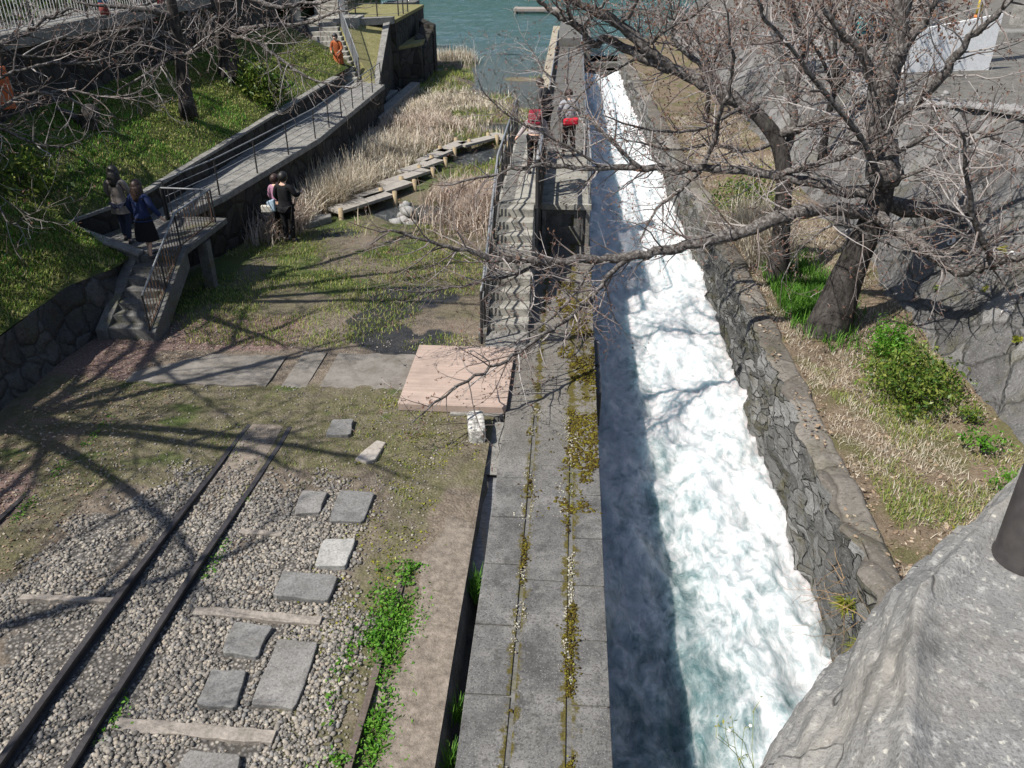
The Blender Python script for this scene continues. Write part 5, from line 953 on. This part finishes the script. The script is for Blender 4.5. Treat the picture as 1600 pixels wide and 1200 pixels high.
# gravel
n = 56000; x, y = scatter(rg, n, -7.0, -1.8, 4.2, 10.0); k = rg.random(n) < np.clip(gzone(x, y)*1.5, .0, 1)*sst(.30, .42, fbm(x*1.9, y*1.9, 4, 19)); x, y = x[k], y[k]
sz = (.011+.021*rg.random(len(x))**1.6)
def clear(x, y):
    ok = np.ones(len(x), bool)
    for q, _ in pav:
        xs_ = [p[0] for p in q]; ys_ = [p[1] for p in q]; ok &= ~((x > min(xs_)-.015) & (x < max(xs_)+.015) & (y > min(ys_)-.015) & (y < max(ys_)+.015))
    for (a, c_, wd, lb) in slp:
        ok &= ~((x > a[0]) & (x < c_[0]) & (np.abs(y-(a[1]+(c_[1]-a[1])*(x-a[0])/(c_[0]-a[0]))) < wd/2+.005))
    for xc in (-4.32+.035*np.clip(y-4, 0, 6), -4.97+.03*np.clip(y-4, 0, 6)): ok &= np.abs(x-xc) > .07
    return ok
k = clear(x, y); x, y, sz = x[k], y[k], sz[k]
S = np.stack([sz*rg.uniform(.85, 1.35, len(x)), sz*rg.uniform(.7, 1.05, len(x)), sz*rg.uniform(.5, .8, len(x))], 1)
stuff(stones('gravel', np.stack([x, y, ghgt(x, y)+sz*.35], 1), S, m_stone, rg), 'grey and buff gravel of the track bed', 'gravel')
n = 9000; x, y = scatter(rg, n, -8.2, -1.15, 5, 14); k = clear(x, y) & (rg.random(n) < .3+.7*(fbm(x*1.4, y*1.4, 3, 80) > .5)); k &= ~((y > 11.7) & (y < 13.1)); x, y = x[k], y[k]; sz = .010+.014*rg.random(len(x))**2
stuff(stones('loose_pebbles', np.stack([x, y, ghgt(x, y)+sz*.3], 1), np.stack([sz, sz*.85, sz*.6], 1), m_stone, rg), 'loose pale pebbles in the moss and soil', 'gravel')
# moss cushions and crust in the slab joints
n = 7000; j = rg.integers(0, 3, n); y = rg.uniform(4.2, 11.2, n); x = np.where(j == 0, -.375, .185)+rg.normal(scale=.02, size=n)*(1+1.6*fbm(y*1.5, y*0+2, 3, 81)**2*3)
k = fbm(x*4, y*1.7, 4, 83) > np.where(j == 0, .50, .44); x, y = x[k], y[k]
sz = .004+.012*rg.random(len(x))**3; sel = fbm(x*5, y*2.2, 3, 85) > .5
C = np.stack([x, y, .002+sz*.25], 1); S = np.stack([sz*1.25, sz*1.25, sz*.8], 1)
stuff(stones('joint_moss', C[sel], S[sel], m_moss, rg), 'mustard and brown moss cushions in the walkway joints', 'moss')
stuff(stones('joint_crust', C[~sel][::2], S[~sel][::2]*.8, m_lichen, rg), 'pale crusty bits along the walkway joints', 'moss')
n = 9000; x = rg.uniform(-.15, .58, n); y = rg.uniform(8.6, 17.2, n); k = (fbm(x*2.6, y*2.2, 5, 87) > rg.uniform(.55, .66, n)-.10*sst(-.1, .6, x)+.12*(1-sst(9.0, 10.6, y))); x, y = x[k], y[k]; sz = .008+.014*rg.random(len(x))**2
stuff(stones('walkway_moss', np.stack([x, y, sz*.2], 1), np.stack([sz*1.5, sz*1.5, sz*.7], 1), m_moss, rg), 'yellow green moss mats on the canal edge of the walkway', 'moss')
n = 6500; y = rg.uniform(4.3, 8.6, n); x = -1.10-np.abs(rg.normal(scale=.085, size=n)); k = fbm(x*4, y*2, 4, 89) > rg.uniform(.36, .6, n); x, y = x[k], y[k]; sz = .007+.012*rg.random(len(x))**2
stuff(stones('gutter_moss', np.stack([x, y, ghgt(x, y)+sz*.3], 1), np.stack([sz*1.4, sz*1.4, sz*.7], 1), m_moss, rg), 'olive moss along the gutter edge of the ledge', 'moss')
n = 500; x, y = scatter(rg, n, .16, .24, 4.3, 11); k = fbm(x, y*1.5, 3, 90) > .5; x, y = x[k], y[k]
stuff(leaves('joint_sedum', np.stack([x, y, .015+0*x], 1), .011, m_leafyellow, None, rg, .3, .6), 'small sedum plants in the canal side joint', 'plants')
# ================================================================ UPPER RIGHT ROAD
def pole(lb, x, y, h, r):
    t = empty('utility_pole', (x, y, 2.4), 0, lb, 'pole', 'utility poles on the right road'); MB().tube([(0, 0, 0), (0, 0, h)], [r, r*.8], 14).build('shaft', m_pale, t, True); MB().tube([(0, 0, 0), (0, 0, .12)], [r*1.5, r*1.2], 14).build('footing', m_conc, t, True)
pole('thick pale concrete pole in front of the white sheet wall', *(11.80, 30.37), 8, .30)
pole('grey pole beside the parked scooters', *(11.69, 38.45), 8, .27)
x, y = (12.70, 29.88)
t = empty('white_sheet_wall', (x, y, 2.4), R(14), 'white painted construction wall behind the pale pole', 'wall')
MB().prism([(-1.9, -.05), (1.2, -.05), (1.2, .05), (-1.9, .05)], 0, [1.3, 1.75, 1.75, 1.3]).build('panel', m_white, t)
for k in range(4): MB().box(-1.85+k*.95-.03, -1.85+k*.95+.03, .052, .12, -.1, 1.4).build('stud', m_pale, t)
MB().add([(-1.9, -.06, 0), (1.7, -.06, 0), (1.6, -1.6, .03), (-1.4, -1.3, .03)], [(0, 3, 2, 1)]).build('ground_sheet', m_white, t)
def scooter(lb, x, y, rz, bc):
    t = empty('scooter', (x, y, 2.42), rz, lb, 'scooter', 'scooters parked on the right road'); mt = plain('scooter_paint', tuple(k*.8 for k in bc), bc, 3, .35, 0); dark = m_metal
    for yy in (-.62, .62):
        q = MB(); N = 14; ring = [(0, yy+.22*math.cos(a), .24+.22*math.sin(a)) for a in [2*math.pi*i/N for i in range(N+1)]]; q.tube(ring, .055, 6); q.tube([(-.05, yy, .24), (.05, yy, .24)], .08, 8); q.build('wheel', dark, t, True)
    MB().add([(-.13, -.75, .45), (.13, -.75, .45), (.13, -.05, .32), (-.13, -.05, .32), (-.10, -.8, .72), (.10, -.8, .72), (.13, -.1, .70), (-.13, -.1, .70)], [(0, 3, 2, 1), (4, 5, 6, 7), (0, 1, 5, 4), (1, 2, 6, 5), (2, 3, 7, 6), (3, 0, 4, 7)]).build('rear_body', mt, t, bevel=.04)
    MB().box(-.15, .15, -.1, .38, .22, .30).build('footboard', mt, t, bevel=.02)
    MB().add([(-.2, .36, .25), (.2, .36, .25), (.13, .48, .25), (-.13, .48, .25), (-.17, .30, .85), (.17, .30, .85), (.1, .44, .9), (-.1, .44, .9)], [(0, 3, 2, 1), (4, 5, 6, 7), (0, 1, 5, 4), (1, 2, 6, 5), (2, 3, 7, 6), (3, 0, 4, 7)]).build('front_shield', mt, t, bevel=.03)
    MB().ell((0, -.38, .76), (.14, .36, .07)).build('saddle', dark, t, True); MB().tube([(0, .62, .24), (0, .42, .95)], .03, 6).build('fork', dark, t); MB().tube([(-.32, .30, 1.0), (0, .38, .97), (.32, .30, 1.0)], .018, 6).build('handlebar', dark, t)
    MB().box(-.17, .17, -1.0, -.72, .72, 1.0).build('top_box', dark, t, bevel=.03)
for (px_, lb, rz_, bc) in (((12.18, 38.48), 'teal and black parked scooter nearest the grey pole', 2.2, (.06, .25, .25)), ((12.88, 38.98), 'pale parked scooter in the middle of the row', 2.0, (.6, .6, .58)), ((12.92, 37.25), 'dark parked scooter at the right end of the row', 2.4, (.05, .055, .07))): scooter(lb, px_[0], px_[1], rz_, bc)
x, y = (20.98, 48.28); t = empty('guard_post', (x, y, 2.4), 0, 'yellow guard post with an orange base on the upper right road', 'post')
MB().tube([(0, 0, .15), (0, 0, 1.1)], [.15, .12], 12).build('shaft', plain('yellow_paint', (.42, .30, .03), (.55, .40, .05)), t, True); MB().tube([(0, 0, 0), (0, 0, .15)], [.2, .16], 12).build('base_cover', plain('orange_paint', (.6, .17, .05), (.7, .22, .07)), t, True)
x, y = (20.14, 47.57); t = empty('sign_post', (x, y, 2.4), 0, 'thin grey sign post left of the yellow guard post', 'post'); MB().tube([(0, 0, 0), (0, 0, 3)], .05, 8).build('shaft', m_pale, t, True); MB().box(-.4, .4, -.05, .05, 0, .06).build('foot_bar', m_conc, t)
for i, (pp, s_, lb) in enumerate((((21.35, 44.61), (1.3, 1.0, 1.0), 'large grey concrete block in the upper right corner'), ((18.25, 38.89), (1.3, 1.1, .35), 'flat slanted concrete block in front of the large grey one'))):
    o = MB().prism([(-s_[0]/2, -s_[1]/2), (s_[0]/2, -s_[1]/2), (s_[0]/2, s_[1]/2), (-s_[0]/2, s_[1]/2)], -.1, [s_[2]*.9, s_[2], s_[2], s_[2]*.85]).build('concrete_block', m_conc, None, bevel=.04); o.location = (pp[0]+.4, pp[1], 2.45); o.rotation_euler = (0, 0, .5-.5*i); tag(o, lb, 'concrete block')
x, y = (18.08, 58.59); t = empty('storefront', (x, y+4, 2.4), R(-8), 'beige building front across the road at the upper right', 'building')
MB().box(-6, 9, 0, 4, 0, 5).build('wall', plain('beige_wall', (.42, .32, .2), (.52, .41, .27)), t); MB().box(-1.5, 1.5, -.04, -.003, .0, 2.2).build('door', m_metal, t); MB().box(3, 6, -.04, -.003, .8, 2.2).build('window', plain('dark_glass', (.02, .025, .03), (.05, .055, .06), rough=.1, bs=0), t); MB().box(-6.2, 9.2, -.3, 4.2, 5.0, 5.3).build('roof', m_concd, t)
# rubble edge along the top of the revetment
rg = np.random.default_rng(77); n = 620; y = rg.uniform(16, 40, n); x = 6.47+.71*rvh(y)+np.abs(rg.normal(size=n))*1.0; sz = .05+.10*rg.random(n)**2
stuff(stones('rubble', np.stack([x, y, .04+rvh(y)+sz*.2], 1), np.stack([sz*1.2, sz, sz*.7], 1), plain('rubble_grey', (.13, .128, .125), (.30, .29, .28), .6, .9, .4), rg), 'grey rubble stones along the top of the revetment', 'rubble')
for i, (p, lb) in enumerate((((7.2, 12.8, 1.15), 'white drain pipe mouth low on the revetment'), ((7.62, 13.9, 1.75), 'white drain pipe mouth high on the revetment'), ((7.35, 15.6, 1.4), 'small white drain pipe mouth behind the big tree'))):
    t = empty('drain_pipe', p, 0, lb, 'pipe', 'drain pipes in the revetment'); N = 16
    q = MB(); a = [2*math.pi*k/N for k in range(N)]; d = Vector((-.8, -.25, .15)).normalized(); u = d.orthogonal().normalized(); v = d.cross(u); vs = []
    for (s_, r_) in ((-.3, .075), (.05, .075), (.05, .05), (-.2, .05)): vs += [d*s_+(u*math.cos(t_)+v*math.sin(t_))*r_ for t_ in a]
    q.add(vs, [(r_*N+k, r_*N+(k+1) % N, (r_+1)*N+(k+1) % N, (r_+1)*N+k) for r_ in range(3) for k in range(N)]); q.build('pipe', m_white, t, True)
# jetty in the basin and the orange panel at the left
x, y = (-3.31, 84.22); t = empty('jetty', (x, y, -.5), 0, 'small brown wooden jetty in the green basin at the top', 'jetty')
MB().box(-2.2, 2.2, -1.2, 1.2, .1, .3).build('deck', m_sleeper, t); 
for a in (-2, 2):
    for c_ in (-1.1, 1.1): MB().tube([(a, c_, -2), (a, c_, .35)], .1, 8).build('pile', m_sleeper, t)
o = MB().box(-.45, .45, -.03, .03, 0, .85).build('orange_panel', plain('orange_board', (.45, .11, .04), (.58, .16, .06)), None, bevel=.02); o.location = (-12.1, 17.2, 3.25); o.rotation_euler = (R(-8), 0, R(40)); tag(o, 'orange board leaning by the dark bank wall at the left edge', 'board')

# ================================================================ PEOPLE
dg = None
def skin(name, joints, edges, mat, parent, root=0, lv=2):
    """joints {name:(pos, rx[,ry])}, edges list of pairs -> one smooth continuous mesh"""
    bm = bmesh.new(); ly = bm.verts.layers.skin.verify(); idx = {}
    for k, (p, r) in joints.items():
        v = bm.verts.new(p); v[ly].radius = r if isinstance(r, tuple) else (r, r); idx[k] = v
    first = True
    for a, c_ in edges: bm.edges.new((idx[a], idx[c_]))
    for k, v in idx.items(): v[ly].use_root = (k == root)
    me = bpy.data.meshes.new(name+'_cage'); bm.to_mesh(me); bm.free(); o = bpy.data.objects.new(name+'_cage', me); COL.objects.link(o)
    o.modifiers.new('s', 'SKIN').use_smooth_shade = True; md = o.modifiers.new('d', 'SUBSURF'); md.levels = lv; md.render_levels = lv
    dgr = bpy.context.evaluated_depsgraph_get(); m2 = bpy.data.meshes.new_from_object(o.evaluated_get(dgr)); bpy.data.objects.remove(o)
    m2.name = name; m2.materials.clear(); m2.materials.append(mat); m2.polygons.foreach_set('use_smooth', np.ones(len(m2.polygons), dtype=bool))
    o = bpy.data.objects.new(name, m2); COL.objects.link(o); o.parent = parent; return o
m_skin = plain('skin', (.50, .31, .22), (.60, .39, .29), 6, .55, 0, .001, .3); m_hair = plain('black_hair', (.010, .009, .009), (.022, .02, .019), 20, .5, .4, .004, .4); m_brownhair = plain('dark_brown_hair', (.02, .012, .01), (.05, .03, .024), 20, .5, .4, .004)
def cloth(nm, c, rough=.85, spec=.2): return plain(nm, tuple(k*.75 for k in c), c, 5, rough, .25, .006, spec)
def person(label, loc, rz, h=1.65, pose=None, top=None, legs=None, skirt=None, hair='short', hairm=None, shoes=None, wide=1.0, toplen=.0, sleeve=1.0, coat=0):
    t = empty('person', loc, rz, label, 'person'); s = h/1.65; P = dict(lean=0.0, turn=0, la=((-.27, .0, 1.12), (-.28, .08, .87)), ra=((.27, .0, 1.12), (.28, .08, .87)), lk=(-.09, .02, .47), lf=(-.09, .0, .07), rk=(.09, .02, .47), rf=(.09, .0, .07), head=(0, .02, 0)); P.update(pose or {})
    ln = P['lean']
    def up(p):                                # bend the upper body forward about the hips
        x, y, z = p; dz = z-.92; return (x*s, (y*math.cos(ln)+dz*math.sin(ln))*s, (.92+dz*math.cos(ln)-y*math.sin(ln))*s)
    def lo(p): return tuple(k*s for k in p)
    w_ = wide; J = {}
    J['pel'] = (lo((0, 0, .93)), (.135*s*w_, .10*s)); J['bel'] = (up((0, .0, 1.08)), (.125*s*w_, .09*s)); J['che'] = (up((0, .0, 1.26)), (.145*s*w_, .10*s)); J['nec0'] = (up((0, -.01, 1.38)), (.075*s, .06*s)); J['nec'] = (up((0, .0, 1.44)), .050*s)
    hx, hy, hz = P['head']
    J['h1'] = (up((hx*.5, .02+hy*.5, 1.49+hz*.4)), (.065*s, .075*s)); J['h2'] = (up((hx, .03+hy, 1.56+hz)), (.080*s, .095*s)); J['h3'] = (up((hx*1.1, .02+hy*1.1, 1.625+hz)), (.06*s, .07*s))
    J['nose'] = (up((hx, .03+hy+.115, 1.545+hz)), .012*s); J['earl'] = (up((hx-.088, .02+hy, 1.55+hz)), .014*s); J['earr'] = (up((hx+.088, .02+hy, 1.55+hz)), .014*s)
    E_ = [('pel', 'bel'), ('bel', 'che'), ('che', 'nec0'), ('nec0', 'nec'), ('nec', 'h1'), ('h1', 'h2'), ('h2', 'h3'), ('h2', 'nose'), ('h2', 'earl'), ('h2', 'earr')]
    for q, sg in (('l', -1), ('r', 1)):
        el, wr_ = P[q+'a']; J[q+'s'] = (up((sg*.175, .0, 1.36)), .055*s); J[q+'e'] = (up(el), .040*s); J[q+'w'] = (up(wr_), .028*s)
        d = (Vector(wr_)-Vector(el)).normalized(); sd_ = d.cross(Vector((sg, 0, 0)));
        if sd_.length < .2: sd_ = Vector((0, 1, 0))
        sd_.normalize(); pal = Vector(wr_)+d*.06; J[q+'p'] = (up(pal), (.032*s, .018*s)); E_ += [('nec0', q+'s'), (q+'s', q+'e'), (q+'e', q+'w'), (q+'w', q+'p')]
        for f in range(4):
            o1 = pal+sd_*(.026-.0175*f)+d*.05; o2 = o1+d*(.034+.008*(f in (1, 2)))+Vector((-sg*.012, .008, 0)); J['%sf%d' % (q, f)] = (up(o1), .010*s); J['%sg%d' % (q, f)] = (up(o2), .008*s); E_ += [(q+'p', '%sf%d' % (q, f)), ('%sf%d' % (q, f), '%sg%d' % (q, f))]
        th = Vector(wr_)+d*.035+sd_*.035; J[q+'t'] = (up(th), .011*s); J[q+'u'] = (up(th+d*.035+sd_*.012), .009*s); E_ += [(q+'w', q+'t'), (q+'t', q+'u')]
        k_ = P[q+'k']; f_ = P[q+'f']; J[q+'h'] = (lo((sg*.09, 0, .86)), .085*s); J[q+'k'] = (lo(k_), .055*s); J[q+'c'] = (lo(((k_[0]+f_[0])/2, (k_[1]+f_[1])/2-.015, (k_[2]+f_[2])/2+.04)), .05*s); J[q+'f'] = (lo(f_), .036*s); J[q+'o'] = (lo((f_[0]+sg*.015, f_[1]+.13, max(.025, f_[2]-.045))), .028*s)
        E_ += [('pel', q+'h'), (q+'h', q+'k'), (q+'k', q+'c'), (q+'c', q+'f'), (q+'f', q+'o')]
    skin('body', J, E_, m_skin, t, 'pel', 1)
    g = lambda k, r: (J[k][0], r if isinstance(r, tuple) else r*s)
    if top:
        G = {'pel': (lo((0, 0, .90-toplen)), (.165*s*w_, .125*s)), 'bel': g('bel', (.155*s*w_, .118*s)), 'che': g('che', (.170*s*w_, .122*s)), 'nec0': g('nec0', (.10*s, .085*s)), 'nec': (up((0, -.005, 1.42)), .066*s)}
        E2 = [('pel', 'bel'), ('bel', 'che'), ('che', 'nec0'), ('nec0', 'nec')]
        for q in 'lr':
            G[q+'s'] = g(q+'s', .078); G[q+'e'] = g(q+'e', .060); E2 += [('nec0', q+'s'), (q+'s', q+'e')]
            if sleeve >= 1: G[q+'w'] = g(q+'w', .045); E2 += [(q+'e', q+'w')]
        skin('jacket', G, E2, top, t, 'pel', 2)
    if legs:
        G = {'pel': (lo((0, 0, .94)), (.15*s*w_, .115*s))}; E2 = []
        for q, sg in (('l', -1), ('r', 1)):
            G[q+'h'] = g(q+'h', .105); G[q+'k'] = g(q+'k', .080); G[q+'c'] = g(q+'c', .070); f_ = P[q+'f']; G[q+'f'] = (lo((f_[0], f_[1], f_[2]+.02)), .060*s); E2 += [('pel', q+'h'), (q+'h', q+'k'), (q+'k', q+'c'), (q+'c', q+'f')]
        skin('trousers', G, E2, legs, t, 'pel', 2)
    if skirt:
        m = MB(); N = 22; vs = []
        for (z, rx, ry) in ((1.0, .15, .11), (.88, .18, .14), (.7, .21, .17), (.52, .23, .19), (.40, .24, .20)):
            for i in range(N): a = 2*math.pi*i/N; k_ = 1+.05*math.sin(a*6)*(1-z); vs.append((rx*w_*k_*math.cos(a)*s, (ry*k_*math.sin(a)+.02*(1-z))*s, z*s))
        m.add(vs, [(r_*N+i, r_*N+(i+1) % N, (r_+1)*N+(i+1) % N, (r_+1)*N+i) for r_ in range(4) for i in range(N)]).build('skirt', skirt, t, True)
    if coat:
        m = MB(); N = 18; vs = []
        for (z, rx, ry) in ((1.12, .135, .10), (1.0, .155, .115), (.86, .18, .14), (coat, .20, .165)):
            for i in range(N): a = 2*math.pi*i/N; vs.append((rx*w_*math.cos(a)*s, ry*math.sin(a)*s, z*s))
        m.add(vs, [(r_*N+i, r_*N+(i+1) % N, (r_+1)*N+(i+1) % N, (r_+1)*N+i) for r_ in range(3) for i in range(N)]).build('coat_hem', top, t, True)
    hm = hairm or m_hair; hc = Vector(J['h2'][0]); tl = Matrix.Rotation(-ln, 3, 'X')
    m = MB(); m.ell((0, 0, 0), (.098*s, .112*s, .112*s), 14, 10); vs = [tl @ Vector(v) for v in m.V]
    # the cap leaves the face open
    q = MB(); q.V = [tuple(hc+tl @ Vector((0, -.022*s, .028*s))+v) for v in vs]; q.F = [f for f in m.F if not (sum((m.V[i][1] for i in f))/len(f) > .045*s and sum(m.V[i][2] for i in f)/len(f) < .035*s) and sum(m.V[i][2] for i in f)/len(f) > -.085*s]
    if hair == 'long':
        N = 9; o0 = len(q.V); rows = 6
        for r_ in range(rows):
            for i in range(N):
                a = math.pi*(1.0+i/(N-1)); z = -.34*s*r_/(rows-1)+.05*s; k_ = 1+.25*math.sin(r_/(rows-1)*2.4)
                q.V.append(tuple(hc+tl @ Vector((.118*s*k_*math.cos(a), (.118*k_*math.sin(a)-.025)*s, z))))
        for r_ in range(rows-1):
            for i in range(N-1): q.F.append((o0+r_*N+i, o0+r_*N+i+1, o0+(r_+1)*N+i+1, o0+(r_+1)*N+i))
    o = q.build('hair', hm, t, True); md = o.modifiers.new('thick', 'SOLIDIFY'); md.thickness = .016; md.offset = 1
    for q in 'lr':
        f_ = P[q+'f']; m = MB(); sg = -1 if q == 'l' else 1
        m.ell((f_[0]*s+sg*.008, (f_[1]+.055)*s, f_[2]*s-.035), (.046*s, .135*s, .042*s), 10, 6); m.build('shoe', shoes or m_metal, t, True)
    return t
blk = cloth('black_cloth', (.012, .012, .014)); navy = cloth('navy_knit', (.018, .03, .085)); jean = cloth('dark_denim', (.03, .036, .06))
person('woman with long black hair and a shiny grey beige jacket walking across the landing', (-8.93, 15.62, 1.004), R(4), 1.50, dict(la=((-.24, .02, 1.14), (-.20, .12, .98)), ra=((.25, .02, 1.13), (.22, .12, .96)), lf=(-.09, .12, .07), lk=(-.09, .12, .48), rf=(.09, -.12, .07)), cloth('shiny_taupe', (.17, .145, .13), .35, .5), jean, None, 'long', None, m_metal, 1.08, 0, 1, .68)
person('woman in a navy sweater and long black skirt at the top of the left stairs', (-8.14, 14.92, .95), R(-6), 1.48, dict(la=((-.27, .0, 1.14), (-.24, .1, .92)), ra=((.30, -.02, 1.13), (.40, .06, .92)), lf=(-.06, .10, .07), lk=(-.07, .12, .48), rf=(.06, -.10, .07), rk=(.07, .03, .46)), navy, None, blk, 'long', m_brownhair, m_metal, 1.08, 0, 1, .84)
m = person('man dressed all in black standing at the marsh edge with his back turned', (-7.02, 19.80, float(ghgt(-7.02, 19.8))), R(-12), 1.74, dict(la=((-.27, .02, 1.12), (-.22, .16, .95)), ra=((.29, .02, 1.15), (.30, .22, 1.18))), blk, blk, None, 'short', None, m_metal, 1.12, 0, 1, .78)
t = person('woman in a pink top and black trousers close beside the man in black', (-7.30, 20.05, float(ghgt(-7.3, 20.05))), R(-25), 1.62, dict(la=((-.26, .0, 1.12), (-.22, .14, .92)), head=(-.03, .02, -.01)), cloth('pink_knit', (.36, .19, .27)), blk, None, 'short', m_brownhair, m_white, 1.0, -.12)
o = MB().prism([(-.22, -.02), (.02, -.14), (.06, -.06), (-.16, .1)], .78, [1.02, 1.12, 1.12, 1.0]).build('shoulder_bag', cloth('light_blue_bag', (.33, .43, .52)), None, bevel=.04); o.location = (-7.33, 19.90, float(ghgt(-7.3, 20))); tag(o, 'light blue cloth bag hanging at the hip of the woman in pink', 'bag')
o = MB().box(-.16, .12, -.05, .05, .74, .93).build('small_bag', cloth('cream_bag', (.55, .52, .45)), None, bevel=.03); o.location = (-7.52, 19.86, float(ghgt(-7.3, 20))); tag(o, 'small cream bag held beside the light blue cloth bag', 'bag')
person('person in an orange brown coat walking on the far stone stairs', (-9.55, 35.55, 1.155), R(170), 1.62, dict(lean=.15, la=((-.25, .06, 1.12), (-.18, .22, 1.05)), ra=((.25, .06, 1.12), (.18, .22, 1.05)), lf=(-.07, .14, .07), lk=(-.07, .12, .47), rf=(.07, -.1, .10)), cloth('orange_brown', (.36, .10, .035)), cloth('rust_trousers', (.20, .06, .03)), None, 'short', None, m_metal, 1.15, 0, 1, .5)
pf = person('person leaning over the left platform railing with a red backpack', (-.80, 19.5, 1.5), R(-4), 1.62, dict(lean=.95, la=((-.30, .08, 1.16), (-.40, .05, .92)), ra=((.28, .10, 1.16), (.26, .30, 1.06)), lf=(-.12, .05, .07), rf=(.12, -.06, .07)), cloth('pale_shirt', (.42, .36, .35)), blk, None, 'short', m_brownhair, m_metal, 1.1)
t = empty('red_backpack', (-.80, 19.5, 1.5), R(-4), 'dark red backpack worn by the person leaning over the platform railing', 'backpack')
tl = Matrix.Rotation(-.95, 4, 'X'); o = MB().prism([(-.16, -.30), (.16, -.30), (.17, -.12), (-.17, -.12)], 1.00, 1.44).build('main_bag', cloth('dark_red', (.22, .02, .035)), t, bevel=.05)
o.matrix_local = Matrix.Translation((0, 0, .92)) @ tl @ Matrix.Translation((0, 0, -.92))
o = MB().box(-.12, .12, -.36, -.295, 1.04, 1.24).build('front_pocket', cloth('dark_red_pocket', (.20, .015, .03)), t, bevel=.03); o.matrix_local = Matrix.Translation((0, 0, .92)) @ tl @ Matrix.Translation((0, 0, -.92))
person('person in a grey shirt and dark trousers standing at the canal side of the platform', (.0, 23.4, 1.0), R(10), 1.74, dict(lean=.32, la=((-.28, .05, 1.12), (-.22, .2, 1.02)), ra=((.28, .05, 1.12), (.22, .2, 1.02)), lf=(-.13, .02, .07), rf=(.13, -.05, .07)), cloth('grey_shirt', (.30, .30, .315)), cloth('charcoal', (.04, .035, .035)), None, 'short', m_brownhair, m_metal, 1.12)
o = MB().prism([(-.22, -.30), (.22, -.26), (.2, -.13), (-.2, -.15)], .88, [1.06, 1.08, 1.08, 1.06]).build('waist_bag', cloth('bright_red', (.62, .03, .05)), None, bevel=.05); o.location = (.0, 23.4, 1.0); o.rotation_euler = (0, 0, R(10)); tag(o, 'bright red bag on the back of the person in the grey shirt', 'bag')
person('dark haired person in black half hidden behind the person with the red backpack', (-.62, 22.9, 1.5), R(60), 1.62, dict(lean=.3), cloth('dark_grey_top', (.05, .048, .05)), blk, None, 'short', m_brownhair, m_metal)
